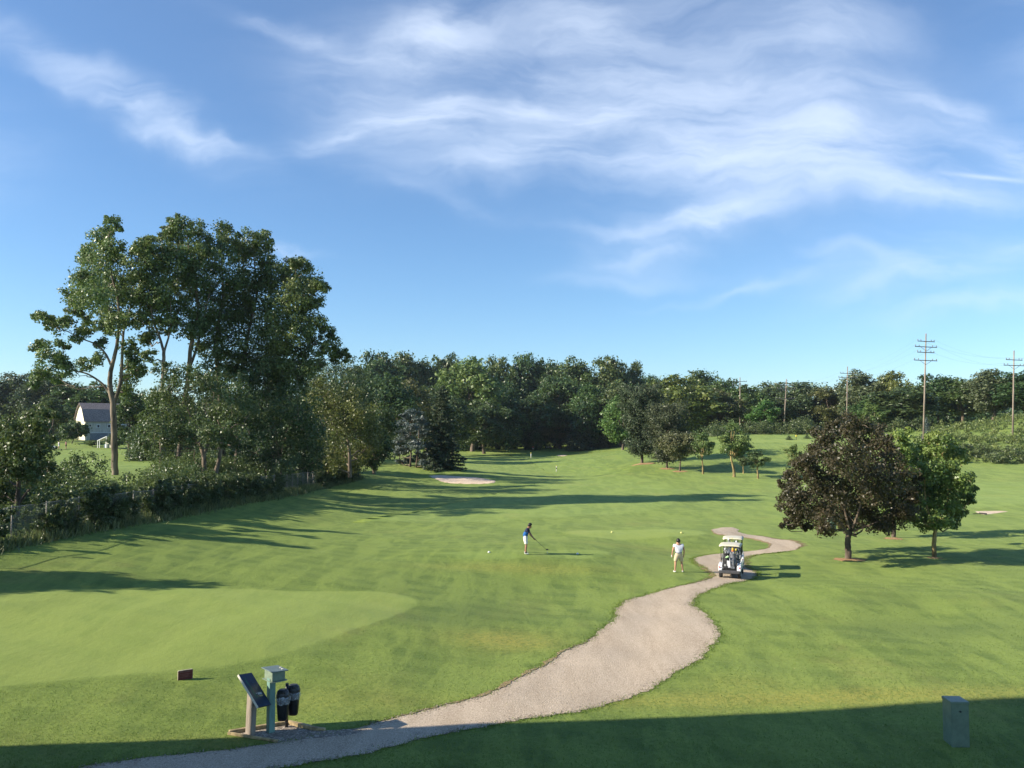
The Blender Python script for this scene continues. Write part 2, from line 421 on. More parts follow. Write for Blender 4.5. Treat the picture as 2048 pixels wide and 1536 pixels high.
def gravel(name, c1, c2, c3, sc=1.0, dirt=True):
    m, t = newmat(name)
    g = t.n('ShaderNodeNewGeometry').outputs['Position']
    big = t.noise(t.n('ShaderNodeMapping', {'Vector': g, 'Scale': (1.6,.30,0), 'Rotation': (0,0,-.35)}).outputs[0], .8, 6, .65, .6)
    c = t.mix(t.ramp(big, .3, .7), c1, c2)
    v = t.n('ShaderNodeTexVoronoi', {'Vector': g, 'Scale': 30*sc, 'Randomness': 1.0})
    rnd = t.n('ShaderNodeSeparateColor', {0: v.outputs['Color']}).outputs[0]
    fn = t.noise(g, 14*sc, 5, .7)
    c = t.mix(t.math('MULTIPLY', t.ramp(rnd, .55, .95), .5), c, c3)
    hs = t.n('ShaderNodeHueSaturation', {'Value': t.math('ADD', t.math('MULTIPLY', rnd, .42), t.math('ADD', t.math('MULTIPLY', fn, .8), .38)), 'Color': c})
    b = t.n('ShaderNodeBsdfPrincipled', {'Base Color': hs.outputs[0], 'Roughness': .9, 'Specular IOR Level': .15})
    hg = t.math('ADD', t.math('MULTIPLY', v.outputs['Distance'], -.014), t.math('MULTIPLY', fn, .04))
    bp = t.n('ShaderNodeBump', {'Height': hg, 'Strength': .7, 'Distance': 1.0}); t.L.new(bp.outputs[0], b.inputs['Normal'])
    o = t.n('ShaderNodeOutputMaterial'); t.L.new(b.outputs[0], o.inputs[0]); return m
M['path'] = gravel('path_gravel', (.41,.325,.235), (.51,.415,.31), (.58,.50,.39), 1.8)
M['gravel'] = gravel('bed_gravel', (.22,.18,.14), (.30,.25,.20), (.50,.44,.36), .8)
M['sand'] = gravel('sand', (.60,.46,.33), (.70,.56,.42), (.7,.55,.4), .6)
M['straw'] = gravel('orange_straw', (.34,.19,.09), (.40,.26,.13), (.45,.32,.18), .8)
M['soil'] = gravel('bare_soil', (.26,.19,.10), (.20,.17,.08), (.38,.28,.16), .8)
path = npmesh('path', np.column_stack([V, z]), Qs, M['path'], smooth=True)
tag(path, kind='structure')
# worn soil rim along the path's inner edges
def rim(lo, hi, side, w, mat):
    E = (Aj if side < 0 else Bj)[lo:hi]; Dn = (D/Ln)[lo:hi]
    k = len(E); r = np.random.default_rng(lo)
    ww = w*np.sin(np.linspace(0.05, PI-.05, k))*(.6+.5*np.sin(np.arange(k)*.5)+.5*r.uniform(0,1,k))
    ww = np.maximum(ww, .01)
    VV = []
    for f in (-.35, 0, .5, 1.0): VV.append(E + side*Dn*(ww*f)[:,None])
    VV = np.concatenate(VV); zz = H(VV[:,0], VV[:,1]) + np.repeat([.031,.030,.024,.006], k)
    o = npmesh('bare_soil', np.column_stack([VV, zz]), [(a*k+i, a*k+i+1, (a+1)*k+i+1, (a+1)*k+i) for a in range(3) for i in range(k-1)], mat, smooth=True)
    tag(o, kind='structure')
rim(26*12, 26*17, -1, .25, M['soil']); rim(26*20, 26*24, 1, .35, M['soil']); rim(26*3, 26*8, -1, .16, M['soil']); rim(26*14, 26*19, 1, .3, M['soil'])
rim(26*20, 26*26, -1, .22, M['soil'])
# sand bunkers
blob('sand_bunker', [(857,952),(880,951),(930,954),(972,958),(990,962),(984,966),(950,968),(905,967),(880,962)], M['sand'], .07, 0, .12, rings=14)
blob('sand_bunker', [(1110,911),(1122,910),(1134,911),(1128,912.5),(1116,912.5)], M['sand'], .10, 0, .1, rings=5)
blob('sand_bunker', [(1950,1023),(1975,1022),(2015,1023),(1995,1026),(1970,1029),(1958,1027)], M['sand'], .03, 0, .08, rings=10)
# dry patch on the lawn and the straw rings
# ---------------------------------------------------------------- trees
def leafquads(P, Nrm, size, r, asp=.62):
    n = len(P)
    t = r.normal(size=(n,3)); Nrm = Nrm/(np.linalg.norm(Nrm, axis=1)[:,None]+1e-9)
    a = np.cross(Nrm, t); a /= np.linalg.norm(a, axis=1)[:,None]+1e-9
    b = np.cross(Nrm, a)
    s = (size*r.uniform(.6,1.25,n))[:,None]
    V = np.empty((n,4,3))
    V[:,0] = P-a*s*.5; V[:,1] = P-b*s*.5*asp+a*s*.05; V[:,2] = P+a*s*.5-Nrm*s*.12; V[:,3] = P+b*s*.5*asp+a*s*.05
    return V.reshape(-1,3), np.arange(n*4).reshape(n,4)
def crown(lobes, leaf=.3, per=60, ksub=10, sub=.42, seed=1, flat=1.0, fill=.05, droop=0.0, randn=.7, asp=.62):
    """lobes: rows x,y,z,r -> leaf quads. each lobe holds ksub tufts near its surface"""
    r = np.random.default_rng(seed)
    L = np.asarray(lobes, float)
    PP, NN, AA = [], [], []
    Rm = L[:,3].mean()
    for x, y, z, R in L:
        k = int(np.clip(ksub*(R/Rm)**1.6, ksub*.35, ksub*2.2))+1
        u = r.normal(size=(k,3)); u /= np.linalg.norm(u, axis=1)[:,None]
        d = r.uniform(fill, 1.0, k)**.5
        C = np.array([x,y,z]) + u*(d*R*.85)[:,None]*[1,1,flat]
        rs = R*sub*r.uniform(.55,1.3,k)
        for j in range(k):
            m = max(6, int(per*r.uniform(.6,1.3)))
            q = r.normal(size=(m,3)); q /= np.linalg.norm(q, axis=1)[:,None]
            dd = rs[j]*r.uniform(.15,1.15,m)**.6
            p = C[j] + q*dd[:,None]*[1,1,flat*.85]
            p[:,2] -= droop*dd
            PP.append(p); NN.append(q*.7 + u[j]*.5 + np.array([0,0,.25]) + r.normal(size=(m,3))*randn)
            AA.append(np.clip(r.uniform(0,1)*.55 + r.uniform(0,.45,m), 0, 1))
    P = np.concatenate(PP); N = np.concatenate(NN); A = np.concatenate(AA)
    V, Q = leafquads(P, N, leaf, r, asp)
    return V, Q, A
def limb(p0, p1, r0, r1, r, n=6, wob=.06):
    p0 = np.array(p0, float); p1 = np.array(p1, float); L = np.linalg.norm(p1-p0)
    P = [p0 + (p1-p0)*t + (r.normal(size=3)*L*wob*math.sin(PI*t) + np.array([0,0,-.10*L*math.sin(PI*t)*(1 if (p1-p0)[2]>0 else -1)])) for t in np.linspace(0,1,n)]
    return tube(P, np.linspace(r0, r1, n)*(1+0.0*r.normal(size=n)), 6)

PROTO = {}
def blobcrown(seed, W, Hh, h0, kind):
    """lobe list for a generic tree of height Hh, width W, crown from h0"""
    r = np.random.default_rng(seed); lob = []
    cz_ = (Hh+h0)/2; rz = (Hh-h0)/2; rx = W/2
    n = {'broad': 46, 'oval': 32, 'young': 26, 'shrub': 18}[kind]
    for i in range(n):
        u = r.normal(size=3); u /= np.linalg.norm(u)
        d = r.uniform(.25, 1.0)**.5
        R = rx*r.uniform(.26,.42)
        zz = u[2]*d
        wz = 1.0
        if kind == 'oval': wz = 1.0-.45*max(0, zz)
        if kind == 'broad': wz = 1.08-.25*abs(zz)
        bump = 1+.16*math.sin(3*math.atan2(u[1],u[0])+seed*2)+.1*math.sin(5*zz+seed)
        k = (rx-R*.75)*bump*wz
        lob.append((u[0]*d*k, u[1]*d*k, cz_+zz*(rz-R*.8), R))
    return lob
def make_proto(key, kind, seed, W, Hh, h0, leaf, per, ksub, sub=.45, mat='leaf', bark='bark', flat=.9, randn=.7):
    r = np.random.default_rng(seed+50)
    lob = blobcrown(seed, W, Hh, h0, kind)
    V, Q, A = crown(lob, leaf, per, ksub, sub, seed, flat, randn=randn)
    cm = npmesh('crown', V, Q, M[mat], attr=A); 
    parts = []
    top = h0+(Hh-h0)*.7; br = Hh*.022
    tp = [(0,0,-.3),(0,0,h0*.5),(r.normal()*.02*Hh,r.normal()*.02*Hh,h0+.15*(Hh-h0)),(r.normal()*.03*Hh,r.normal()*.03*Hh,top)]
    parts.append(tube(smoothline(tp,4), np.linspace(br*1.25, br*.25, 13), 8))
    if kind != 'shrub':
        for l in sorted(lob, key=lambda l: -l[3])[:9]:
            zz = h0+(l[2]-h0)*.35
            parts.append(limb((0,0,min(zz,top*.95)), l[:3], br*.45, br*.12, r))
    v, q = joinq(parts)
    tm = npmesh('trunk', v, q, M[bark], smooth=True)
    PROTO[key] = (cm.data, tm.data, float(np.percentile(V[:,2], 99.9)), float(np.percentile(np.abs(V[:,:2]), 99.2))*2)
    bpy.data.objects.remove(cm); bpy.data.objects.remove(tm)
def make_conifer(key, seed, W, Hh, h0, leaf, tiers, ragged=.25, per=46, droop=.35, mat='needle', pine=False):
    r = np.random.default_rng(seed); PP=[];NN=[];AA=[]; parts=[]
    br = Hh*.02
    parts.append(tube([(0,0,-.3),(0,0,Hh*.5),(0,0,Hh*.97)], [br, br*.6, br*.08], 8))
    for i in range(tiers):
        f = (i+.3)/tiers
        z = h0+(Hh-h0)*f
        if pine: rad = W/2*math.sin(PI*min(1,(.22+.80*(1-f))))**.8*(1 if f<.93 else .5) if f>.15 else W/2*.8
        else: rad = W/2*(1-f)**.85+.04*W
        nb = max(4, int((11 if not pine else 10)*(.35+rad/(W/2)*.75)))
        for b in range(nb):
            th = 2*PI*(b/nb)+i*1.7+r.uniform(-.3,.3)
            L = rad*r.uniform(1-ragged,1+ragged*.5)
            up = (.12 if not pine else .25)+.5*f*f
            dz = L*(up-droop*.5)
            end = np.array([math.cos(th)*L, math.sin(th)*L, z+dz])
            if L > W*.12: parts.append(tube([(0,0,z),end*.5+np.array([0,0,z])*.5+np.array([0,0,.03*L]), end], [br*.25,br*.15,br*.05], 4))
            m = int(per*(.4+L/(W/2)))
            t = r.uniform(.12,1.05,m)**.7
            base = np.array([0,0,z])+(end-np.array([0,0,z]))*t[:,None]
            spread = (.14*W*(.35+.5*(1-t)+.35*(L/(W/2))))*(.75 if not pine else .9)
            side = np.array([-math.sin(th), math.cos(th), 0])
            p = base + side*(r.normal(size=m)*spread*.5)[:,None] + np.array([0,0,1])*(r.normal(size=m)*spread*(.22 if not pine else .4)-(droop*.25*spread))[:,None]
            PP.append(p); NN.append(r.normal(size=(m,3))*.6+np.array([math.cos(th)*.5,math.sin(th)*.5,.5]))
            AA.append(np.clip(r.uniform(0,.5)+r.uniform(0,.5,m),0,1))
    P=np.concatenate(PP);N=np.concatenate(NN);A=np.concatenate(AA)
    V,Q = leafquads(P,N,leaf,r,.42)
    cm = npmesh('crown', V, Q, M[mat], attr=A); v,q = joinq(parts); tm = npmesh('trunk', v, q, M['bark'], smooth=True)
    PROTO[key] = (cm.data, tm.data, float(np.percentile(V[:,2], 99.95)), float(np.percentile(np.abs(V[:,:2]), 99.5))*2)
    bpy.data.objects.remove(cm); bpy.data.objects.remove(tm)
for i in range(5): make_proto('broad%d'%i, 'broad', 11+i, 14, 18, 1.2, .60, 17, 16)
for i in range(2): make_proto('oval%d'%i, 'oval', 31+i, 8, 14, .8, .46, 17, 15)
for i in range(3): make_proto('young%d'%i, 'young', 41+i, 4.2, 7, 1.7, .22, 16, 13, .45, bark='bark_tan', flat=.8)
for i in range(3): make_proto('shrub%d'%i, 'shrub', 51+i, 3.2, 2.4, .1, .19, 22, 13)
make_proto('apple', 'broad', 61, 7.5, 6.8, 1.3, .28, 18, 14, .45, flat=.8)
make_conifer('spruce0', 71, 6.5, 14, .2, .42, 26, .5, 80)
make_conifer('spruce1', 72, 6.0, 12, .1, .42, 20, .5, 90)
make_conifer('pine0', 73, 8.5, 14, 1.6, .40, 22, .45, 110, .1, pine=True)
make_conifer('pine1', 74, 9.5, 12, 1.4, .40, 18, .5, 120, .1, pine=True)
make_conifer('small_spruce', 75, 1.6, 2.6, .05, .14, 14, .25, 30)

G = dict(dk=(.044,.074,.024), md=(.054,.088,.022), lt=(.092,.134,.032), yl=(.088,.118,.027), gy=(.075,.100,.045), bl=(.075,.100,.095),
         br=(.072,.128,.026), ol=(.075,.085,.028), pn=(.048,.060,.030), bd=(.045,.070,.038), gr=(.095,.11,.05))
USED = {}
def tree(key, px, top, w, tint, label, d=None, base=None, group=None, name='tree', cat='tree', rz=None, hide_trunk=False):
    """tree whose foot is at photo column px (depth d or seen foot row base), top row top, w columns wide"""
    p = gp(px, base) if d is None else gxy(px, d)
    d = p.y
    tz = at(px, top, d)[2]; hh = max(tz-p.z, .5); ww = w/F*d
    cm, tm, Hp, Wp = PROTO[key]
    e = empty(name, p, rz if rz is not None else random.uniform(0, 6.28), label, cat, group)
    e.scale = (ww/Wp, ww/Wp, hh/Hp)
    for nm, me in (('trunk', tm), ('crown', cm)):
        o = link(bpy.data.objects.new(nm, me), e)
        c = G[tint] if isinstance(tint, str) else tint
        o.color = (*c, 1)
    return e
def BR(i): return 'broad%d' % (i % 5)
WG = 'trees of the wood beyond the fairway'
FAR = [ # key, px, depth, top, width, tint, label
 (0,752,335,701,80,'dk','dark treetop first in the wood skyline right of the tall cottonwood clump'),
 (1,806,345,706,74,'md','second treetop of the wood skyline right of the cottonwood clump'),
 (2,855,350,713,62,'md','low treetop in the skyline above the dark tall spruce'),
 (3,896,352,708,70,'dk','dark treetop in the skyline just left of the big pale green tree'),
 (4,945,285,715,118,'lt','big pale green tree, broadest and lightest crown in the middle of the wood'),
 (0,992,345,712,64,'md','round treetop behind the right shoulder of the big pale green tree'),
 (1,1050,350,708,70,'dk','dark treetop highest in the middle of the wood skyline'),
 (2,1095,350,717,62,'dk','dark treetop left of the flat topped pair in the skyline'),
 (3,1152,340,714,82,'md','left tree of the tall bluish pair that ends the high skyline'),
 (4,1216,340,713,88,'md','right tree of the tall bluish pair that ends the high skyline'),
 (0,1262,345,724,54,'md','last lower treetop where the high skyline steps down'),
 (1,1120,305,752,80,'dk','dark rounded tree below the gap left of the tall bluish pair'),
 (2,1180,300,768,84,'md','olive rounded tree below the tall bluish pair'),
 (3,1240,290,766,86,'ol','olive green tree right of the olive rounded one and left of the yellowish tree'),
 (4,1350,265,750,130,'yl','large yellowish green tree standing behind the dark pines'),
 (0,1308,380,752,62,'dk','distant dark treetop between the high skyline and the yellowish tree'),
 (1,1404,330,741,70,'dk','dark treetop rising behind the right side of the yellowish tree'),
 (2,1446,315,757,72,'md','treetop sloping down to the right beside the small distant utility pole'),
 (3,1440,272,778,76,'ol','olive tree right of the yellowish tree and below the skyline'),
 (4,1490,290,770,80,'md','tree below the smallest distant utility pole'),
 (0,1545,310,763,76,'dk','dark tree left of the leaning distant utility pole'),
 (1,1610,300,764,92,'gy','greyish tree between the leaning utility pole and the slim pale pole'),
 (2,1660,290,772,80,'ol','dull green tree at the foot of the slim pale utility pole'),
 (3,1722,270,740,78,'gy','flat topped greyish tree right of the slim pale pole'),
 (4,1786,265,742,64,'yl','pale yellow green treetop left of the tallest utility pole'),
 (0,1806,222,772,108,'dk','big dark round tree left of the tallest utility pole'),
 (1,1762,245,790,90,'md','green tree behind the top of the dark red leaved maple'),
 (2,1878,245,748,76,'dk','dark treetop just right of the tallest utility pole'),
 (3,1925,240,756,96,'md','wide tree midway between the two nearest utility poles'),
 (4,1985,228,738,86,'gy','pale topped tree left of the rightmost utility pole'),
 (0,2046,222,744,96,'dk','dark tree at the right edge behind the rightmost utility pole'),
 (1,1018,296,827,62,'lt','small light green tree in front of the dark wood, left of the far red shirt'),
 (2,1120,300,842,60,'ol','small yellowish tree peeping out of the dark wood left of the black spruce pair'),
 (3,1245,236,792,74,'br','bright green tree directly left of the tall dark pine'),
 (4,905,255,792,70,'dk','dark tree directly behind the tall dark spruce'),
 (0,968,270,800,76,'dk','dark tree behind the white flag green'),
 (1,1072,302,792,82,'dk','dark tree behind the distant cart roof'),
 (2,762,190,748,100,'dk','dark tree right behind the orange tinted tree'),
 (3,808,215,760,96,'ol','olive dark tree above the blue spruce'),
 (4,856,235,772,84,'dk','dark tree between the blue spruce and the tall dark spruce tops'),
 (0,25,270,745,90,'bd','dark bluish tree top at the far left edge'),
 (1,95,262,748,84,'bd','dark bluish tree behind the outstretched left limb of the cottonwood'),
 (2,165,262,765,100,'md','green tree filling the slope above the barn roof'),
 (3,255,262,790,80,'dk','dark tree behind the right end of the barn'),
]
for k,px,d,top,w,ti,lab in FAR:
    tree(BR(k), px, top, w*1.35, ti, lab, d=d, group=WG)
tree('oval0', 1527, 800, 62, 'br', 'bright green conical tree at the foot of the leaning utility pole', d=238, group=WG)
tree('oval1', 1745, 805, 50, 'lt', 'light green upright tree right behind the dark red maple top', d=215, group=WG)
tree('spruce1', 1163, 818, 66, 'pn', 'left one of the black spruce pair at the end of the fairway', d=288, group='black spruces at the fairway end', name='spruce_tree')
tree('spruce0', 1200, 815, 58, 'pn', 'right one of the black spruce pair at the end of the fairway', d=292, group='black spruces at the fairway end', name='spruce_tree')
tree('small_spruce', 1062, 866, 26, 'md', 'small green conifer left of the far red shirted player', d=302, name='spruce_tree')
tree('small_spruce', 1852, 835, 24, 'bl', 'little bluish spruce at the foot of the tallest utility pole', d=182, name='spruce_tree')
# mid distance row beside the fairway
tree('pine0', 1284, 763, 96, 'pn', 'tallest dark pine of the row beside the fairway', base=926, name='pine_tree', group='pines beside the fairway')
tree('pine1', 1334, 798, 92, 'pn', 'lower dark pine right behind the tallest one', base=937, name='pine_tree', group='pines beside the fairway')
tree('apple', 1360, 862, 80, 'gr', 'low greyish round tree at the right end of the pines', base=943, cat='tree')
YG = 'young trees beside the fairway'
tree('young0', 1406, 862, 46, (.075,.12,.032), 'slim young tree between the greyish round tree and the bigger young maple', base=948, group=YG)
tree('young1', 1468, 842, 66, (.085,.135,.035), 'biggest young maple of the young trees, with a dense upright crown', base=954, group=YG)
tree('young2', 1487, 905, 34, 'gy', 'thin small young tree tucked behind the biggest young maple', base=947, group=YG)
tree('young0', 1516, 899, 50, (.078,.115,.04), 'low spreading young tree, rightmost of the young trees beside the fairway', base=957, group=YG, rz=1)
tree('young2', 1588, 888, 40, 'yl', 'thin yellowish young tree left of the dark red maple crown', d=128, group=YG)
tree('small_spruce', 1578, 871, 17, 'bd', 'tiny dark conifer on the tee bank left of the yellow ball washer', base=880, group='tiny conifers on the tee bank', name='spruce_tree')
tree('small_spruce', 1614, 869, 15, 'bd', 'tiny dark conifer on the tee bank right of the yellow ball washer', base=877, group='tiny conifers on the tee bank', name='spruce_tree')
# spruces by the bunker
LATE = 1
tree('spruce0', 884, 772, 88, (.040,.058,.030), 'tall dark spruce right beside the blue grey one', base=938, name='spruce_tree')
tree('spruce1', 868, 850, 54, (.045,.06,.04), 'low dark spruce between the blue grey spruce and the tall one', base=936, name='spruce_tree')
tree('apple', 800, 868, 60, 'dk', 'low dark rounded tree left of the blue grey spruce', d=146)
tree(BR(1), 625, 768, 110, 'dk', 'dark tree buried in the foliage left of the yellow green one', d=127)
tree(BR(4), 700, 776, 90, 'dk', 'dark tree filling the gap behind the yellow green one', d=128)
# around the barn
SG = 'shrubs around the barn'
tree('shrub0', 146, 842, 56, 'dk', 'tall dark bush left of the barn wall', d=205, name='shrub', cat='shrub', group=SG)
tree('shrub1', 188, 880, 40, 'lt', 'yellow green bush below the barn', d=196, name='shrub', cat='shrub', group=SG)
tree('shrub2', 238, 868, 40, 'dk', 'dark bush right of the small white shed', d=192, name='shrub', cat='shrub', group=SG)
tree('oval0', 262, 778, 74, 'md', 'upright leafy tree right of the barn', d=172)
tree('oval1', 100, 790, 80, 'md', 'upright green tree left of the barn', d=215)
tree(BR(2), 320, 775, 90, 'dk', 'dark tree seen between the cottonwood trunks', d=190)
tree(BR(3), 440, 770, 100, 'dk', 'dark tree behind the second cottonwood trunks', d=185)
tree(BR(1), 545, 765, 110, 'dk', 'dark tree behind the right cottonwoods', d=170)

# --- the unlabelled depth of the wood: one mass
def mass(name, trees_, seed, mat='leaf', col=G['dk']):
    r = np.random.default_rng(seed); VV=[];QQ=[];AA=[];o=0
    for (x, y, z0, z1, w, tint) in trees_:
        Hh = z1-z0; lob=[]
        for i in range(16):
            u = r.normal(size=3); u/=np.linalg.norm(u); dd=r.uniform(.4,1)**.5
            R=w*.5*r.uniform(.38,.55)
            lob.append((x+u[0]*dd*(w/2-R), y+u[1]*dd*(w/2-R), z0+Hh*.5+u[2]*dd*(Hh/2-R*.7), R))
        V,Q,A = crown(lob, .95, 13, 9, .55, int(r.integers(1e6)))
        VV.append(V);QQ.append(Q+o);AA.append(np.clip(A*.8+tint,0,1));o+=len(V)
    ob = npmesh(name, np.concatenate(VV), np.concatenate(QQ), M[mat], attr=np.concatenate(AA))
    ob.color=(*col,1); tag(ob, kind='stuff'); return ob
sky_x = [-500,0,60,150,300,600,740,1000,1260,1300,1500,1640,1750,2048,2600]
sky_y = [765,755,748,768,775,760,718,718,724,758,772,772,752,750,745]
lst=[]; r_=np.random.default_rng(3)
for px in np.arange(-450, 2560, 24):
    d = r_.uniform(335,352); p = gxy(px+r_.uniform(-8,8), d); lst.append((p.x, p.y, p.z-2, p.z+r_.uniform(7,11), r_.uniform(10,14), r_.uniform(-.1,.1)))
    if px < 740:
        d = r_.uniform(285,300); p = gxy(px, d); lst.append((p.x, p.y, p.z-2, at(px, np.interp(px,[-500,0,300,740],[775,768,790,770])+r_.uniform(0,20), d)[2], r_.uniform(11,14), r_.uniform(-.1,.2)))
for px in np.arange(-450, 2560, 26):
    for d, dy in ((395,4),(330,26),(300,58)):
        if 1380 < px < 1700 and d==300: d = 320
        pxx = px+r_.uniform(-12,12); dd = d+r_.uniform(-12,12)
        if pxx < 740 and d < 330: continue
        top = np.interp(pxx, sky_x, sky_y)+dy+r_.uniform(-3,10)
        p = gxy(pxx, dd); tz = at(pxx, top, dd)[2]
        if tz-p.z < 4: tz = p.z+6
        lst.append((p.x, p.y, p.z-1, tz, r_.uniform(11,15), r_.uniform(-.1,.2)))
mass('woods', lst, 5)
# low brush at the foot of the wood
lst=[]
for px in np.arange(900, 1250, 7):
    d=r_.uniform(306,322); p=gxy(px+r_.uniform(-3,3), d); lst.append((p.x,p.y,p.z-.3,p.z+r_.uniform(1.2,3.4), r_.uniform(2.0,4), r_.uniform(0,.5)))
def brush(name, L, seed, leaf, per, ksub, col, nl=4, mat='leaf'):
    r=np.random.default_rng(seed); VV=[];QQ=[];AA=[];o=0
    lob=[]
    for (x,y,z0,z1,w,t) in L:
        for i in range(nl):
            R=w*.5*r.uniform(.45,.75); lob.append((x+r.normal()*w*.22, y+r.normal()*w*.22, z0+(z1-z0)*r.uniform(.15,.9)-R*.25, R))
    V,Q,A = crown(lob, leaf, per, ksub, .5, seed)
    ob=npmesh(name,V,Q,M[mat],attr=A); ob.color=(*col,1); return tag(ob, kind='stuff')
brush('undergrowth', lst, 8, .5, 10, 7, (.075,.10,.035))
lst=[]
for i in range(150):
    px=r_.uniform(275,770); d=r_.uniform(98,165)
    if px<420 and d<150: d=r_.uniform(150,175)
    p=gxy(px,d)
    if p.x>-24.5: continue
    lst.append((p.x,p.y,p.z-.3,p.z+r_.uniform(3,7.5),r_.uniform(4,7),0))
for i in range(60):
    px=r_.uniform(20,420); d=r_.uniform(205,240)
    if 160<px<235: continue
    p=gxy(px,d); lst.append((p.x,p.y,p.z-.3,p.z+r_.uniform(2,6),r_.uniform(4,7),0))
brush('undergrowth', lst, 18, .40, 16, 11, (.048,.072,.026), 6)
# scrub hill at the right
lst=[]
for i in range(520):
    px=r_.uniform(1835,2300); d=r_.uniform(157,215); p=gxy(px,d)
    if p.z<2.2: continue
    lst.append((p.x,p.y,p.z-.2,p.z+r_.uniform(.4,1.5),r_.uniform(1.5,4.5),0))
brush('scrub', lst, 9, .40, 9, 6, (.110,.135,.038), 3)
lst=[]
for i in range(60):
    px=r_.uniform(1835,2200); d=r_.uniform(153,165); p=gxy(px,d)
    lst.append((p.x,p.y,p.z-.3,p.z+r_.uniform(1.2,2.6),r_.uniform(2,4),0))
for i in range(90):
    px=r_.uniform(1420,1860); d=r_.uniform(207,222); p=gxy(px,d)
    lst.append((p.x,p.y,p.z-.3,p.z+r_.uniform(1.5,4.5),r_.uniform(3,6),0))
brush('scrub', lst, 10, .42, 11, 7, (.062,.085,.030), 4)

# --- trees built to their own outline
def own_tree(name, px0, base_d, trunks, lobes, depth, leaf, tint, label, per=64, ksub=17, sub=.44, bark='bark_pale', seed=1, cat='tree', group=None, spread=1.3, extra_limbs=True, randn=.7, flat=.95, grow=1.22, tw=.82):
    """trunks: list of (polyline px,py ; r0 ; r1) in the plane of the tree; lobes px,py,r in photo units at the tree's depth"""
    r = np.random.default_rng(seed)
    p0 = gxy(px0, base_d); e = empty(name, p0, 0, label, cat, group)
    def loc(px, py, dd=0.0):
        q = at(px, py, base_d+dd); return np.array([q[0]-p0.x, q[1]-p0.y, q[2]-p0.z])
    L = []
    mx = np.mean([l[0] for l in lobes]); wx = max(20, np.std([l[0] for l in lobes])*1.8)
    for l in lobes:
        R = l[2]/F*base_d*grow
        f = math.sqrt(max(.1, 1-min(1,abs(l[0]-mx)/wx)**2))
        dd = l[3] if len(l) > 3 else r.uniform(-1,1)*spread*f*wx/F*base_d
        q = loc(l[0], l[1], dd); L.append((*q, R))
    V, Q, A = crown(L, leaf, per, ksub, sub, seed, flat, randn=randn)
    parts = []; ends = []
    for pl, r0, r1 in trunks:
        r0 *= tw; r1 *= tw
        P = [loc(a[0], a[1], a[2] if len(a) > 2 else 0) for a in pl]
        S = smoothline(P, 5); n = len(S)
        S[1:-1] += r.normal(size=(n-2,3))*r0*.05
        rad = np.linspace(r0, r1, n); 
        parts.append(tube(S, rad, 9)); ends.append((S, rad))
    if extra_limbs:
        allS = np.concatenate([s for s,_ in ends]); allR = np.concatenate([x for _,x in ends])
        for l in L:
            q = np.array(l[:3]); cand = allS.copy(); dist = np.linalg.norm(cand-q, axis=1) + 3*np.maximum(0, cand[:,2]-q[2]+l[3]*.5) + 1.2*np.maximum(0, (allR.max()*1.2-allR))*0
            k = int(np.argmin(dist)); rr = min(allR[k]*.55, .05+.03*np.linalg.norm(q-cand[k]))
            parts.append(limb(cand[k], q+r.normal(size=3)*l[3]*.2, max(rr,.03), .02, r))
            for _ in range(2):
                u = r.normal(size=3); u /= np.linalg.norm(u)
                parts.append(limb(q, q+u*l[3]*.85, .03, .012, r, 4))
    v, q = joinq(parts)
    t = npmesh('trunk', v, q, M[bark], e, smooth=True)
    c = npmesh('crown', V, Q, M['leaf'], e, attr=A); c.color = (*(G[tint] if isinstance(tint,str) else tint), 1)
    return e
CW = 'tall cottonwoods behind the fence'
cot = (.080,.125,.036)
own_tree('cottonwood_tree', 230, 84, [([(230,955),(229,900),(228,850),(226,800)],.40,.34),
   ([(226,805),(220,770),(222,740),(232,700),(238,650),(236,600),(222,540),(218,470)],.34,.06),
   ([(228,805),(240,770),(244,720),(248,660),(262,610),(268,560)],.26,.05),
   ([(222,790),(205,768),(175,748),(140,740),(110,735)],.16,.05),([(222,730),(210,706),(190,688),(160,676),(120,655)],.15,.04)],
   [(223,443,15),(230,452,14),(214,462,18),(203,480,26),(226,492,20),(180,500,22),(170,515,18),(210,520,38),(238,518,16),(170,556,28),(195,560,35),(232,565,30),(150,590,24),(185,598,36),(225,605,38),(250,590,24),
    (74,630,14),(88,640,16),(112,650,20),(135,645,16),(160,668,20),(80,692,17),(100,712,24),(135,735,22),(172,728,18),(198,722,16),(82,745,20),(75,765,12),(115,756,16),
    (205,650,24),(235,645,24),(205,688,15),(252,770,24),(262,745,24),(270,718,20),(250,640,20),(262,690,18),(172,640,16),(150,620,18),(128,690,14),(278,740,14)],
   0,.27,(.090,.138,.042),'cottonwood with a thick pale forked trunk, leftmost and lopsided, nearest the barn', seed=101, group=CW, per=64, ksub=15)
own_tree('cottonwood_tree', 322, 82, [([(322,955),(323,880),(324,800),(327,740),(328,700)],.24,.20),([(328,705),(318,670),(306,640),(300,590),(303,540)],.17,.05),([(328,705),(338,670),(342,640),(340,590)],.14,.05)],
   [(283,494,20),(296,480,20),(270,500,14),(281,530,28),(305,560,36),(288,592,28),(312,612,30),(285,640,22),(297,672,22),(300,708,16),(332,648,22),(322,590,26),(275,560,24),(268,600,20),(318,530,24),(300,510,24)],
   0,.27,cot,'slim cottonwood with a bare straight trunk, second from the left', seed=102, group=CW)
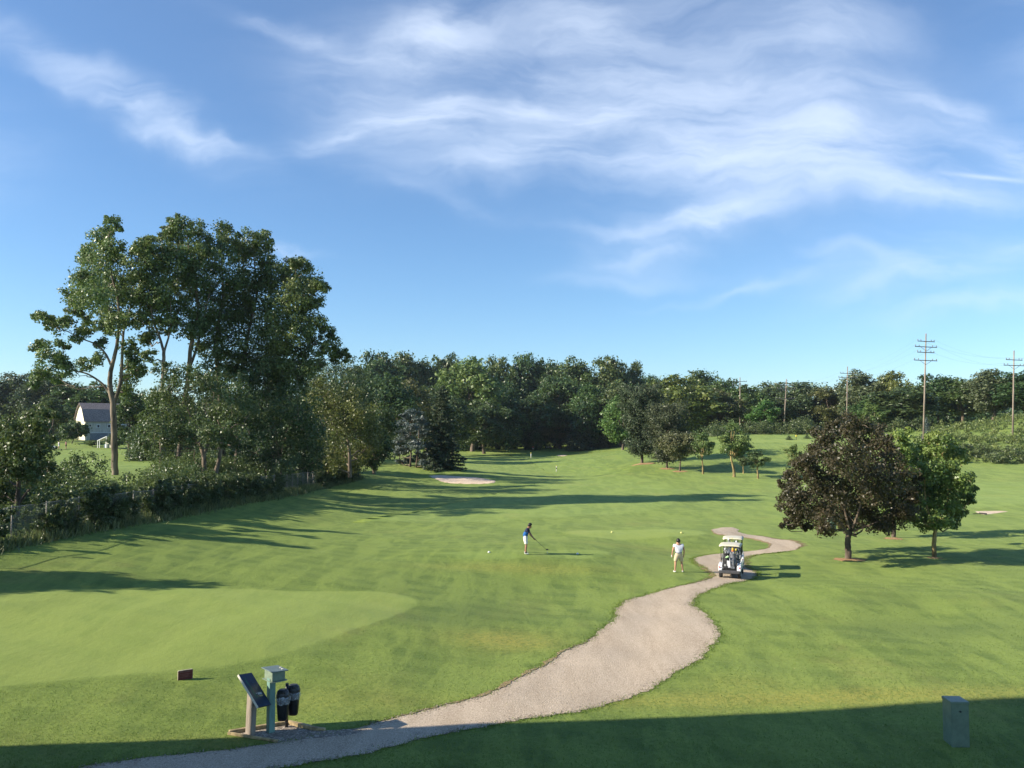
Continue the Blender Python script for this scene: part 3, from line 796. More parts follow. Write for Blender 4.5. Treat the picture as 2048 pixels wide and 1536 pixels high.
own_tree('cottonwood_tree', 356, 86, [([(352,950),(362,880),(370,800),(376,760),(378,730),(382,690)],.34,.24),([(382,700),(388,655),(396,620),(390,560),(380,510),(372,460)],.28,.05),([(376,745),(392,700),(402,660),(412,620),(424,560)],.2,.05)],
   [(342,452,20),(358,446,18),(370,458,20),(330,474,22),(366,484,36),(350,515,38),(383,517,38),(371,562,40),(398,460,20),(390,612,34),(356,612,34),(340,560,34),(392,560,36),(404,500,28),(345,650,24),(372,660,22),(400,650,28),(330,500,22)],
   0,.27,(.068,.108,.032),'cottonwood with a thick reddish trunk in the middle of the clump top', seed=103, group=CW)
own_tree('cottonwood_tree', 440, 88, [([(446,955),(445,880),(440,800),(436,740),(430,690)],.36,.26),([(430,700),(436,650),(446,600),(444,540),(440,480)],.24,.05),([(434,720),(418,690),(400,675)],.1,.04)],
   [(441,462,24),(458,476,24),(422,484,28),(432,520,40),(452,556,40),(414,580,36),(437,608,38),(422,662,36),(449,668,36),(468,612,36),(430,705,28),(470,500,22),(462,710,26),(410,630,28),(474,570,26),(446,640,34),(400,700,20),(425,735,24),(455,745,26),(410,765,20),(470,735,22)],
   0,.27,(.060,.096,.028),'cottonwood fourth from the left, its dark crown joining the clump', seed=104, group=CW)
own_tree('cottonwood_tree', 500, 90, [([(470,960),(476,880),(480,800),(482,760),(490,700)],.34,.24),([(490,710),(500,650),(512,600),(510,540),(505,490)],.22,.05),([(484,750),(520,720),(545,690)],.15,.05)],
   [(478,480,14),(490,492,18),(504,476,20),(516,470,14),(535,476,15),(528,490,18),(519,508,30),(486,516,28),(508,545,38),(490,580,36),(523,584,38),(506,632,38),(500,682,38),(540,560,26),(536,525,22),(480,630,28),(530,660,30),(482,720,30),(515,720,32),(500,750,30),(530,740,30),(545,705,26)],
   0,.27,(.066,.104,.030),'cottonwood fifth from the left, with two spiky tops', seed=105, group=CW)
own_tree('cottonwood_tree', 575, 88, [([(545,960),(548,880),(545,820),(552,760),(560,700)],.34,.22),([(560,705),(566,660),(586,610),(590,570)],.2,.05),([(552,760),(590,720),(625,690),(660,690)],.16,.04)],
   [(575,534,18),(590,526,12),(606,532,20),(566,560,34),(604,564,32),(636,570,17),(622,594,28),(586,600,38),(610,632,28),(570,648,32),(547,622,36),(645,575,12),(640,610,14),(645,650,18),(660,668,16),(664,690,16),(686,704,14),(697,714,11),(672,712,16),(625,680,20),(645,700,16),(578,695,28),(547,690,32),(578,735,24),(548,740,30),(600,660,24),(615,655,18),(600,710,26),(590,750,28),(620,735,22),(560,770,30),(640,735,16)],
   0,.27,(.078,.112,.032),'rightmost cottonwood, its yellow tipped crown reaching out to the right', seed=106, group=CW)
own_tree('gnarled_tree', 418, 77, [([(410,968),(409,940),(407,910),(402,890)],.30,.22),([(402,892),(392,880),(378,868),(362,862)],.13,.05),([(407,910),(420,880),(420,850),(410,820)],.2,.07),
   ([(426,968),(433,940),(440,910),(442,880),(450,850)],.30,.12),([(402,900),(398,870),(385,840),(372,810)],.15,.05),([(408,935),(395,930),(388,915),(390,900)],.09,.04),
   ([(442,880),(470,850),(492,855),(500,868)],.08,.04)],
   [(390,752,26),(420,775,34),(351,783,34),(314,792,27),(298,822,22),(312,858,27),(351,830,36),(390,822,36),(414,861,32),(441,830,36),(371,868,24),(469,798,34),(289,884,14),(330,740,20),(440,760,30),(480,840,30),(330,885,18),(365,752,24),(460,868,28),(500,800,26),(300,850,22)],
   0,.24,(.060,.088,.030),'gnarled low tree with twisted pale forked trunks in front of the cottonwoods', seed=107, per=56, ksub=17, grow=1.22)
own_tree('broadleaf_tree', 560, 86, [([(560,965),(560,920),(552,870),(540,820)],.3,.14),([(555,890),(580,850),(600,820)],.14,.05)],
   [(488,837,36),(527,798,36),(527,861,38),(566,790,36),(566,837,40),(597,822,36),(586,880,36),(508,907,32),(547,919,30),(609,907,32),(640,915,28),(555,752,32),(519,752,32),(490,780,30),(600,770,26),(610,860,34),(480,890,28),(570,930,26),(630,870,30)],
   0,.26,(.040,.066,.024),'dark dense tree behind the fence below the right cottonwoods', seed=108, grow=1.35)
own_tree('broadleaf_tree', 692, 104, [([(700,955),(698,900),(690,850)],.3,.12)],
   [(632,772,22),(664,784,24),(699,796,24),(656,820,34),(695,828,36),(722,826,28),(672,865,34),(711,865,34),(738,861,24),(683,903,30),(722,900,26),(640,800,26),(740,835,22),(660,925,24),(700,925,24),(742,890,20)],
   0,.28,(.076,.100,.025),'yellow green tree turning orange on top, behind the end of the fence', seed=109, grow=1.4)
own_tree('broadleaf_tree', 655, 122, [([(655,945),(655,860)],.35,.15)],
   [(625,742,26),(664,746,28),(697,742,25),(648,770,30),(684,768,30),(715,765,24),(730,785,24),(610,765,22)],
   0,.32,(.062,.082,.036),'greyish green tree rising behind the orange topped tree', seed=110, grow=1.4)
own_tree('broadleaf_tree', 740, 112, [([(748,948),(748,900)],.3,.15)],
   [(745,858,26),(760,885,24),(735,885,26),(752,915,22),(728,915,24),(770,905,16),(760,835,22),(775,860,20)],
   0,.3,(.038,.062,.022),'dark tree at the end of the fence line beside the shaded mown strip', seed=111, grow=1.4)
own_tree('broadleaf_tree', 25, 50, [([(30,1075),(35,1000),(40,930)],.25,.1),([(34,1010),(70,960),(80,900)],.12,.04)],
   [(20,850,30),(55,840,26),(85,825,20),(70,860,30),(30,890,44),(80,895,34),(100,880,16),(15,930,44),(60,935,40),(95,930,24),(-30,880,44),(-40,940,50),(10,975,40),(110,830,10)],
   0,.19,(.066,.10,.032),'dark leafy small tree at the left edge above the fence', seed=112, bark='bark', per=60, ksub=20, grow=1.0)
own_tree('spruce_tree', 826, 140, [([(820,936),(822,900),(820,850)],.22,.10),([(832,936),(836,900),(838,860)],.2,.1)],
   [(822,822,9),(838,825,8),(808,830,9),(820,835,14),(840,840,13),(804,845,12),(852,850,10),(822,855,16),(798,862,12),(845,865,15),(815,875,17),(858,870,10),(797,885,12),(835,888,17),(858,892,12),(810,900,16),(795,905,10),(840,910,16),(862,910,10),(818,920,14),(800,922,10),(848,925,12)],
   0,.36,(.078,.100,.092),'blue grey spruce with a broad ragged top beside the bunker', seed=113, per=26, ksub=16, bark='bark', flat=.6)
# right hand park trees
purple = own_tree('maple_tree', 1697, 50.4, [([(1697,1120),(1696,1098),(1696,1078),(1700,1062)],.24,.19),([(1700,1066),(1712,1040),(1722,1000),(1724,960),(1716,900)],.13,.03),([(1698,1070),(1680,1045),(1665,1020),(1650,980)],.11,.03),
   ([(1703,1062),(1740,1050),(1775,1035)],.08,.03),([(1700,1060),(1690,1020),(1690,970),(1695,920)],.1,.03),([(1690,1062),(1650,1055),(1620,1045)],.07,.02)],
   [(1690,846,20),(1722,850,20),(1665,855,16),(1755,862,18),(1700,875,30),(1650,880,26),(1740,885,30),(1775,885,18),(1630,865,12),(1640,905,30),(1690,915,36),(1735,925,36),(1780,915,28),(1610,930,28),(1590,955,24),(1650,955,38),(1700,965,40),(1755,965,40),(1800,955,28),
    (1575,975,16),(1560,968,8),(1600,995,32),(1580,1010,24),(1640,1000,38),(1690,1010,38),(1740,1010,38),(1790,1000,34),(1820,985,22),(1610,1030,28),(1585,1038,18),(1650,1042,26),(1700,1040,26),(1745,1042,26),(1790,1040,26),(1820,1025,20),(1575,1050,12),(1615,1056,12),(1835,960,10),(1770,1050,16),(1830,1000,12)],
   0,.17,(.043,.037,.018),'broad dark red leaved maple with a ring of orange straw at its foot', per=58, ksub=19, sub=.42, bark='bark', seed=120, group='park trees right of the cart path', spread=1.05, randn=.9)
own_tree('maple_tree', 1869, 51, [([(1869,1117),(1868,1090),(1870,1068),(1872,1055)],.17,.13),([(1872,1058),(1884,1030),(1896,990),(1890,930)],.09,.03),([(1872,1058),(1858,1030),(1850,990),(1850,940)],.09,.03),([(1874,1055),(1900,1040),(1915,1020)],.06,.02),([(1871,1060),(1845,1045),(1835,1030)],.05,.02)],
   [(1870,872,14),(1885,880,20),(1855,885,20),(1900,900,24),(1870,905,30),(1845,915,24),(1915,925,22),(1890,935,32),(1855,945,32),(1920,960,26),(1940,955,12),(1890,970,34),(1850,975,32),(1948,975,8),(1930,990,22),(1895,1005,32),(1860,1010,30),(1832,1000,20),(1915,1025,22),(1880,1038,24),(1850,1040,22),(1832,1035,14),(1905,1048,12),(1940,1000,12),(1925,905,10)],
   0,.17,(.084,.145,.030),'round green maple with a slim tan trunk, nearest to the right edge', per=54, ksub=17, bark='bark_tan', seed=121, group='park trees right of the cart path', spread=1.0, grow=1.06)
own_tree('maple_tree', 1787, 61.5, [([(1787,1077),(1788,1050),(1790,1020)],.2,.14),([(1790,1030),(1800,980),(1808,930),(1810,880)],.1,.03)],
   [(1812,862,12),(1800,875,16),(1815,885,18),(1798,900,22),(1820,905,22),(1800,930,26),(1825,935,24),(1795,965,28),(1825,970,26),(1790,1000,26),(1820,1005,24),(1780,1025,20),(1808,1030,18),(1770,960,20),(1840,900,12)],
   0,.19,(.125,.175,.034),'yellow green maple mostly hidden behind the dark red one', per=54, ksub=17, bark='bark', seed=122, group='park trees right of the cart path')
# trees left of the frame: their shadows lie across the lawn
for (x, y, hh, ww, lab) in [(-37,54,11.5,3.4,'larger green tree behind the fence just outside the left edge'),
                       (-33,33.9,9.7,3.8,'green tree outside the left edge, level with the putting green'),
                       (-17.2,17.3,7.5,3.4,'unseen young tree added beside the shadow casting wing to fray its shadow edge')]:  # last one is added out of view to make the near shadow's edge ragged
    cm, tm, Hp, Wp = PROTO['oval0']
    e = empty('tree', (x,y,h(x,y)), .4, lab, 'tree'); e.scale=(ww/Wp, ww/Wp, hh/Hp)
    for nm, me in (('trunk',tm),('crown',cm)):
        o = link(bpy.data.objects.new(nm, me), e); o.color=(*G['md'],1)
# ring of straw at tree feet
for (px,py,rx,ry) in [(1697,1119,1.0,.8),(1787,1077,.7,.5),(1869,1116,.45,.35),(1285,928,2.2,1.5),(1361,943,1.3,.8),(1334,938,1.2,.8)]:
    c = gp(px,py); blob('straw_ring', None, M['straw'], .035 if c.y<80 else .09, 0, .12, world=[(c.x+rx*math.cos(t)*random.uniform(.85,1.15), c.y+ry*math.sin(t)*random.uniform(.8,1.2)) for t in np.linspace(0,2*PI,12,endpoint=False)], rings=4, sub=4, kind='structure')
# ---------------------------------------------------------------- fence and hedge on the left
M['steel'] = pbr('weathered_steel', (.27,.25,.22), .6, .4, var=.15, scale=20)
def meshmat():
    m, t = newmat('chain_link')
    g = t.n('ShaderNodeNewGeometry').outputs['Position']
    w1 = t.n('ShaderNodeTexWave', {'Vector': t.n('ShaderNodeMapping', {'Vector': g, 'Rotation': (.785,0,0)}).outputs[0], 'Scale': 5.0}, bands_direction='Y').outputs[1]
    w2 = t.n('ShaderNodeTexWave', {'Vector': t.n('ShaderNodeMapping', {'Vector': g, 'Rotation': (-.785,0,0)}).outputs[0], 'Scale': 5.0}, bands_direction='Y').outputs[1]
    k = t.math('MAXIMUM', t.math('GREATER_THAN', w1, .975), t.math('GREATER_THAN', w2, .975))
    b = t.n('ShaderNodeBsdfPrincipled', {'Base Color': (.22,.22,.21,1), 'Roughness': .5})
    x = t.n('ShaderNodeMixShader', {0: k, 1: t.n('ShaderNodeBsdfTransparent').outputs[0], 2: b.outputs[0]})
    o = t.n('ShaderNodeOutputMaterial'); t.L.new(x.outputs[0], o.inputs[0]); return m
M['mesh'] = meshmat()
FP = [gp(-160,1135), gp(5,1092), gp(120,1068), gp(250,1045), gp(360,1024), gp(450,1008), gp(540,992), gp(630,975), gp(690,962), gp(712,955)]
FP = [(p.x,p.y) for p in FP]
L_ = smoothline(FP, 10)
seg = np.concatenate([[0], np.cumsum(np.linalg.norm(np.diff(L_,axis=0),axis=1))])
def fpos(s): return np.array([np.interp(s, seg, L_[:,0]), np.interp(s, seg, L_[:,1])])
FH = 1.85
fence = empty('chain_link_fence', (*fpos(0), h(*fpos(0))), 0, 'grey chain link fence half swallowed by bushes along the left of the fairway', 'fence')
fo = Vector(fence.location)
pts = []
s = 0.0
while s < seg[-1]:
    p = fpos(s); z = h(*p); pts.append((p[0]-fo.x, p[1]-fo.y, z-fo.z))
    s += 2.6
for p in pts:
    b = MB(); b.cyl((p[0],p[1],p[2]-.3), (p[0],p[1],p[2]+FH+.05), .033, n=8); b.ball((p[0],p[1],p[2]+FH+.06), .04, n=8); b.build('post', M['steel'], fence)
rp = [(p[0],p[1],p[2]+FH) for p in pts]; v,q = tube(rp, [.022]*len(rp), 6); npmesh('top_rail', v, q, M['steel'], fence, smooth=True)
V=[];Q=[]
for i,p in enumerate(pts): V += [(p[0]+.035,p[1],p[2]+.04),(p[0]+.035,p[1],p[2]+FH-.01)]
for i in range(len(pts)-1): Q.append((2*i,2*i+2,2*i+3,2*i+1))
npmesh('wire_mesh', V, Q, M['mesh'], fence)
# undergrowth behind the fence
r2 = np.random.default_rng(21); lst=[]
for i in range(560):
    s = r2.uniform(2, seg[-1]); p = fpos(max(s,0)); off = r2.uniform(2.1, 14)**1.0
    x = p[0]-off; y = p[1]+(s if s<0 else 0)+r2.uniform(-1,1)
    if 62 < y and off > 8 and -.50 < x/y < -.42: continue
    hh = r2.uniform(.9, 1.9)*(1+ .06*off); z=h(x,y); hh*=.7 if y<62 else 1
    lst.append((x,y,z-.4,z+hh,r2.uniform(2.2,4.0),0))
brush('undergrowth', lst, 22, .20, 26, 9, (.066,.098,.030), 4)
# ivy and bushes on the fence, in the places the photograph shows
lst=[]
def dens(px):
    for a,b,v in ((-500,-30,.0),(-30,12,.6),(12,75,.08),(75,135,.9),(135,185,.45),(185,245,1.0),(245,298,.12),(298,520,1.0),(520,536,.2),(536,556,.85),(556,636,.0),(636,735,1.0)):
        if a<=px<b: return v
    return 1
for i in range(1150):
    s = r2.uniform(0, seg[-1]); p = fpos(s); px = CX+F*p[0]/p[1]
    if r2.uniform() > dens(px): continue
    x = p[0]+r2.uniform(-.5,.45); z=h(x,p[1]); k = r2.uniform(.7,1.35)
    lst.append((x,p[1]+r2.uniform(-.8,.8),z-.2,z+2.05*k,r2.uniform(.7,1.3),0))
hd = brush('ivy', lst, 23, .15, 20, 7, (.045,.070,.024), 3)
# tall unmown grass along the fence foot
r3 = np.random.default_rng(31); n=16000
s = r3.uniform(0, seg[-1], n); px_ = np.interp(s, seg, L_[:,0]); py_ = np.interp(s, seg, L_[:,1])
off = r3.normal(size=n)*.35+.55; x = px_+off; y = py_+r3.uniform(-.2,.2,n); z = H(x,y)
hh = r3.uniform(.2,.65,n)*np.clip(1.2-.5*np.abs(off-.2),.3,1.2); th = r3.uniform(0,2*PI,n); lw = .03; ben = r3.normal(size=(n,2))*.15
V = np.empty((n,4,3)); cs = np.cos(th)*lw; sn=np.sin(th)*lw
V[:,0]=np.column_stack([x-cs,y-sn,z-.02]); V[:,1]=np.column_stack([x+cs,y+sn,z-.02])
V[:,2]=np.column_stack([x+cs*.3+ben[:,0],y+sn*.3+ben[:,1],z+hh]); V[:,3]=np.column_stack([x-cs*.3+ben[:,0],y-sn*.3+ben[:,1],z+hh])
tg = npmesh('tall_grass', V.reshape(-1,3), np.arange(n*4).reshape(n,4), M['leaf'], attr=r3.uniform(0,1,n)); tg.color=(.12,.135,.05,1); tag(tg, kind='stuff')

# ---------------------------------------------------------------- barn and shed
M['barnwood'] = pbr('grey_barn_boards', (.60,.57,.48), .85, var=.2, scale=3, aniso=(3,3,.2), bump=.3)
M['barncream'] = pbr('cream_gable_boards', (.85,.80,.60), .8, var=.08, scale=3, aniso=(3,3,.2))
M['shingle'] = pbr('grey_brown_shingles', (.30,.24,.215), .9, var=.25, scale=5, bump=.4)
M['white'] = pbr('white_paint', (.78,.78,.76), .5, var=.05, scale=8)
M['dark'] = pbr('dark_opening', (.02,.022,.025), .6, var=.1)
M['stone'] = pbr('pale_footing', (.40,.37,.30), .9, var=.2)
bd = 222; bp_ = gxy(170, bd); bz = bp_.z
barn = empty('barn', (0,0,0), 0, 'old grey barn with a steep dark roof and cream gable end beyond the left field', 'barn')
W_ = 15.0; Dp = 9.0
x0 = (172-CX)/F*bd; zb = at(172,880,bd)[2]-.3; ze = at(172,842,bd)[2]; zr = at(172,806,bd)[2]
barn.location = (x0, bd, zb); barn.rotation_euler = (0,0,math.radians(43))
he = ze-zb; hr = zr-zb
b = MB(); b.box((W_/2,Dp/2,he/2-.5), (W_,Dp,he+1.0)); b.build('wall', M['barnwood'], barn)
b = MB(); b.prism([(-.06,-.05,-.9),(-.06,Dp+.05,-.9),(-.06,Dp+.05,he),(-.06,Dp*.78,he+(hr-he)*.62),(-.06,Dp/2,hr-.1),(-.06,Dp*.22,he+(hr-he)*.62),(-.06,-.05,he)], (.05,0,0)); b.build('gable_wall', M['barncream'], barn)
rf = []
pr = [(-.45,he-.25),(Dp*.22,he+(hr-he)*.64),(Dp/2,hr),(Dp*.78,he+(hr-he)*.64),(Dp+.45,he-.25)]
b = MB()
for (ya,za),(yb,zb2) in zip(pr[:-1],pr[1:]):
    b.prism([(-.5,ya,za),(-.5,yb,zb2),(-.5,yb,zb2+.18),(-.5,ya,za+.18)], (W_+1,0,0))
b.build('roof', M['shingle'], barn)
for wx in (3.2,5.9,9.5):
    b = MB(); b.box((wx,-.05,he-1.35), (.85,.10,1.0)); w = b.build('window', M['white'], barn)
    b = MB(); b.box((wx,-.075,he-1.35), (.50,.12,.66)); b.build('pane', M['dark'], w)
b = MB(); b.box((1.2,-.03,he-1.2),(.35,.06,.4)); b.build('vent', M['dark'], barn)
b = MB(); b.box((5.8,-.08,2.25),(11,.16,.16)); b.build('door_track', M['white'], barn)
b = MB(); b.box((3.4,-.05,1.05),(4.4,.08,2.1)); b.box((8.2,-.05,1.05),(4.4,.08,2.1)); b.build('sliding_door', pbr('faded_barn_door',(.24,.26,.28),.8,var=.15,scale=4), barn)
b = MB(); b.box((W_/2,-.2,-.1),(W_,.3,.5)); b.build('footing', M['stone'], barn)
# small white shed
sp = gp(206,899); sp = gxy(206,192)
shed = empty('shed', (sp.x,sp.y,sp.z), math.radians(-20), 'small white open fronted shed with a sloping roof in front of the barn', 'shed')
b = MB(); b.prism([(-1.5,0,1.6),(1.3,0,2.6),(1.3,0,2.75),(-1.5,0,1.75)], (0,2.4,0)); b.build('roof', M['white'], shed)
for xx,zt in ((-1.4,1.65),(-.8,1.85),(1.2,2.6)):
    b = MB(); b.box((xx,.1,zt/2),(.12,.12,zt)); b.build('post', M['white'], shed)
b = MB(); b.box((0,2.3,.9),(2.6,.1,1.8)); b.build('back_wall', M['barnwood'], shed)
b = MB(); b.box((.2,1.2,.45),(1.0,.7,.9),bev=.05); b.build('counter', M['white'], shed)

# ---------------------------------------------------------------- power line
M['polewood'] = pbr('weathered_pole_wood', (.30,.24,.19), .9, var=.2, scale=2, aniso=(2,2,.2))
M['cable'] = pbr('dark_cable', (.12,.12,.12), .5, .3)
M['insul'] = pbr('insulator', (.25,.22,.22), .4)
POLES = [ # px foot, px top, depth, top row, arms [(row, width m)], label
 (2023,2028,186,701,[(720,5.2),(731,6.6)],'utility pole at the right edge standing on the scrub hill, two crossarms'),
 (1844,1852,176,667,[(683,4.9),(694,6.3),(705,4.9),(721,6.6)],'tallest utility pole, with four crossarms, left of the one on the scrub hill'),
 (1692,1695,255,733,[(747,5.8),(755,7.2)],'slim pale utility pole above the top of the dark red maple'),
 (1566,1573,236,758,[(771,4.8),(778,6.4),(797,6.8)],'distant leaning utility pole in front of the wood'),
 (1479,1480,285,755,[(763,5.5),(770,6.5)],'smallest and farthest utility pole, only its top above the trees')]
arms_w = []
for pxa, pxb, d, top, arms, lab in POLES:
    a = gxy(pxa, d); t_ = Vector(at(pxb, top, d))
    e = empty('utility_pole', a, 0, lab, 'utility pole', 'poles of the power line')
    t_ = t_-a; k = 1.0 if d < 280 else 1.15
    b = MB(); b.cyl((0,0,-1), t_, .21*k, .12*k, n=12); b.build('pole', M['polewood'], e)
    ends = []
    for row, w in arms:
        zz = at(pxb, row, d)[2]-a.z; f = zz/t_.z; c = Vector((t_.x*f, 0, zz))
        u = Vector((.93,.36,0))
        b = MB(); b.prism([c-u*w/2+Vector((0,-.2,-.08)), c+u*w/2+Vector((0,-.2,-.08)), c+u*w/2+Vector((0,-.2,.08)), c-u*w/2+Vector((0,-.2,.08))], (0.03,.14,0))
        arm = b.build('crossarm', M['polewood'], e)
        for s_ in (-.47,-.3,.3,.47):
            q = c+u*w*s_+Vector((0,-.12,.08)); b = MB()
            b.cyl(q, q+Vector((0,0,.18)), .05, n=6); b.cyl(q+Vector((0,0,.16)), q+Vector((0,0,.34)), .11, .07, n=8); b.build('insulator', M['insul'], arm)
            if abs(s_) > .4: ends.append(a+q+Vector((0,0,.34)))
        b = MB(); 
        if w > 6: b.cyl(c+u*w*.25+Vector((0,-.2,-.05)), c+Vector((0,-.2,-.9)), .04, n=5); b.cyl(c-u*w*.25+Vector((0,-.2,-.05)), c+Vector((0,-.2,-.9)), .04, n=5); b.build('brace', M['polewood'], arm)
        else: b.b.free()
    arms_w.append(ends)
def wire(p, q, sag, lab):
    P = [p+(q-p)*t+Vector((0,0,-sag*4*t*(1-t))) for t in np.linspace(0,1,14)]
    v, f = tube([tuple(x) for x in P], [.008]*14, 4); o = npmesh('power_cable', v, f, M['cable'], smooth=True)
    tag(o, lab, 'cable', 'cables of the power line')
off = Vector((70,-70,2))
nm = ['the right edge pole and the tallest pole','the tallest pole and the slim pale pole','the slim pale pole and the leaning pole','the leaning pole and the farthest pole']
for i in range(4):
    for j in range(4): wire(arms_w[i][j], arms_w[i+1][j], 1.2+.2*j, 'thin sagging cable strung between '+nm[i])
for j in range(4): wire(arms_w[0][j]+off, arms_w[0][j], 2.5, 'thin cable leaving the frame to the right of the right edge pole')

# ---------------------------------------------------------------- unseen wing, added and shaped so its shadow covers the near lawn
M['brick'] = pbr('shadow_wing_brick', (.30,.16,.11), .85, var=.2, scale=9)
M['glass'] = pbr('window_glass', (.05,.07,.09), .08, var=.05, spec=.8)
ch = empty('shadow_wing', (-17.6, 19.45, h(-17.6,19.45)), math.atan(SUN_B), 'unseen brick wing added left of the view to shade the near lawn', 'shadow caster')
HT = 17.6; H1 = 6.8
b = MB(); b.box((-13,-7,H1/2-1), (26,14,H1+2)); b.build('wall', M['brick'], ch)
b = MB(); b.prism([(0,.25,H1-.05),(0,-14.2,H1-.05),(0,-12.6,HT),(0,-1.35,HT)], (-26,0,0)); b.build('roof', M['shingle'], ch)
for i in range(6):
    b = MB(); b.box((-3-4*i, .03, 2.6), (1.6,.1,2.2)); w = b.build('window', M['white'], ch)
    b = MB(); b.box((-3-4*i, .07, 2.6), (1.3,.1,1.9)); b.build('pane', M['glass'], w)
# ---------------------------------------------------------------- signs, boxes, bins by the path
M['sign_post'] = pbr('brown_grey_recycled_post', (.27,.225,.18), .8, var=.12, scale=12, aniso=(1,1,.2))
M['alu'] = pbr('pale_edge', (.70,.66,.56), .5, var=.05)
def signface():
    m, t = newmat('hole_sign_print')
    uv = t.n('ShaderNodeTexCoord').outputs['Generated']
    nz = t.noise(uv, 3.0, 3)
    c = t.mix(nz, (.010,.018,.040), (.014,.030,.060))
    b = t.n('ShaderNodeBsdfPrincipled', {'Base Color': c, 'Roughness': .35}); o = t.n('ShaderNodeOutputMaterial'); t.L.new(b.outputs[0], o.inputs[0]); return m
M['navy'] = signface()
M['signgreen'] = pbr('print_green', (.02,.10,.07), .4); M['signtan'] = pbr('print_tan', (.30,.25,.12), .4); M['signwhite'] = pbr('print_white', (.32,.34,.38), .4)
M['boxgreen'] = pbr('sage_green_paint', (.21,.27,.20), .45, var=.10, scale=10); M['postgreen'] = pbr('teal_green_post', (.16,.28,.24), .55, var=.15, scale=8, aniso=(1,1,.2))
M['lidgreen'] = pbr('grey_green_lid', (.15,.20,.20), .35, var=.1, scale=10)
M['black'] = pbr('black_plastic', (.018,.018,.019), .4, var=.2, scale=10)
M['bag'] = None
def bagmat():
    m, t = newmat('clear_bin_liner')
    nz = t.noise(t.n('ShaderNodeTexCoord').outputs['Object'], 9, 4, .7)
    b = t.n('ShaderNodeBsdfPrincipled', {'Base Color': (.75,.78,.82,1), 'Roughness': .12, 'Specular IOR Level': .9})
    bp = t.n('ShaderNodeBump', {'Height': nz, 'Strength': .9, 'Distance': .05}); t.L.new(bp.outputs[0], b.inputs['Normal'])
    x = t.n('ShaderNodeMixShader', {0: t.ramp(nz, .35, .8, .15, .65), 1: t.n('ShaderNodeBsdfTransparent').outputs[0], 2: b.outputs[0]})
    o = t.n('ShaderNodeOutputMaterial'); t.L.new(x.outputs[0], o.inputs[0]); return m
M['bag'] = bagmat()
YAW = math.radians(43)
ua = Vector((-math.sin(YAW), math.cos(YAW), 0)); ub = Vector((math.cos(YAW), math.sin(YAW), 0)); UP = Vector((0,0,1))
# hole information sign
p = gp(499,1471); d = p.y; m = F/d
e = empty('information_sign', p, 0, 'slanted navy course sign with a cream edge on a brown grey post by the path', 'sign')
TL = Vector(at(477.3,1349.4,d-.05))-p; TL.y = -.05
sv = Vector((.64,-.40,-.69))*1.0; wv = Vector((.21,.40,-.06)); nv = sv.cross(wv).normalized(); 
if nv.z < 0: nv = -nv
c0 = TL
def P3(a, b_, c): return c0 + sv*a + wv*b_ + nv*c
b = MB(); b.prism([P3(0,0,-.045),P3(1,0,-.045),P3(1,1,-.045),P3(0,1,-.045)], nv*.045); b.build('sign_panel', M['navy'], e)
b = MB(); b.prism([P3(-.005,-.025,-.05),P3(1.005,-.025,-.05),P3(1.005,-.002,-.05),P3(-.005,-.002,-.05)], nv*.056); b.build('panel_edge', M['alu'], e)
pan = [o for o in bpy.data.objects if o.name.startswith('sign_panel')][-1]
b = MB()
path_ = [(.12,.28),(.25,.25),(.42,.30),(.58,.27),(.74,.33)]
for (a0,b0),(a1,b1) in zip(path_[:-1],path_[1:]):
    b.prism([P3(a0,b0-.05,.001),P3(a1,b1-.05,.001),P3(a1,b1+.05,.001),P3(a0,b0+.05,.001)], nv*.003)
b.build('hole_map', M['signgreen'], pan)
b = MB()
for k in range(7): b.prism([P3(.18+.05*k,.55,.001),P3(.20+.05*k,.55,.001),P3(.20+.05*k,.62+.2*((k*37)%5)/5,.001),P3(.18+.05*k,.62+.2*((k*37)%5)/5,.001)], nv*.003)
b.build('text_lines', pbr('print_blue',(.03,.06,.12),.4), pan)
b = MB(); b.prism([P3(.60,.52,.001),P3(.66,.52,.001),P3(.66,.82,.001),P3(.60,.82,.001)], nv*.003); b.prism([P3(.60,.40,.001),P3(.63,.40,.001),P3(.63,.46,.001),P3(.60,.46,.001)], nv*.003); b.build('logo_plate', M['signwhite'], pan)
b = MB(); b.prism([P3(.68,.54,.001),P3(.72,.54,.001),P3(.72,.80,.001),P3(.68,.80,.001)], nv*.003); b.prism([P3(.68,.42,.001),P3(.71,.42,.001),P3(.71,.46,.001),P3(.68,.46,.001)], nv*.003); b.build('logo_plate', M['signtan'], pan)
# post: bottom slab cut to the slope
cen = c0+sv*.48+wv*.5
def under(x,y):   # underside plane height
    q0 = P3(0,0,-.05); return q0.z-((x-q0.x)*nv.x+(y-q0.y)*nv.y)/nv.z
qa, qb = ua*.16, ub*.062
off = Vector((0.0,0.03,0)); lean = Vector((-.0,0,0))
cor = [off+s1*qa+s2*qb for s1,s2 in ((-1,-1),(1,-1),(1,1),(-1,1))]
b = MB(); bb = b.b
lo = [bb.verts.new((c.x,c.y,-.25)) for c in cor]; hi = [bb.verts.new((c.x+.05, c.y, min(under(c.x+.05,c.y), 1.45))) for c in cor]
bb.faces.new(lo[::-1]); bb.faces.new(hi)
for i in range(4): bb.faces.new((lo[i],lo[(i+1)%4],hi[(i+1)%4],hi[i]))
b.build('post', M['sign_post'], e, bevel=.008)
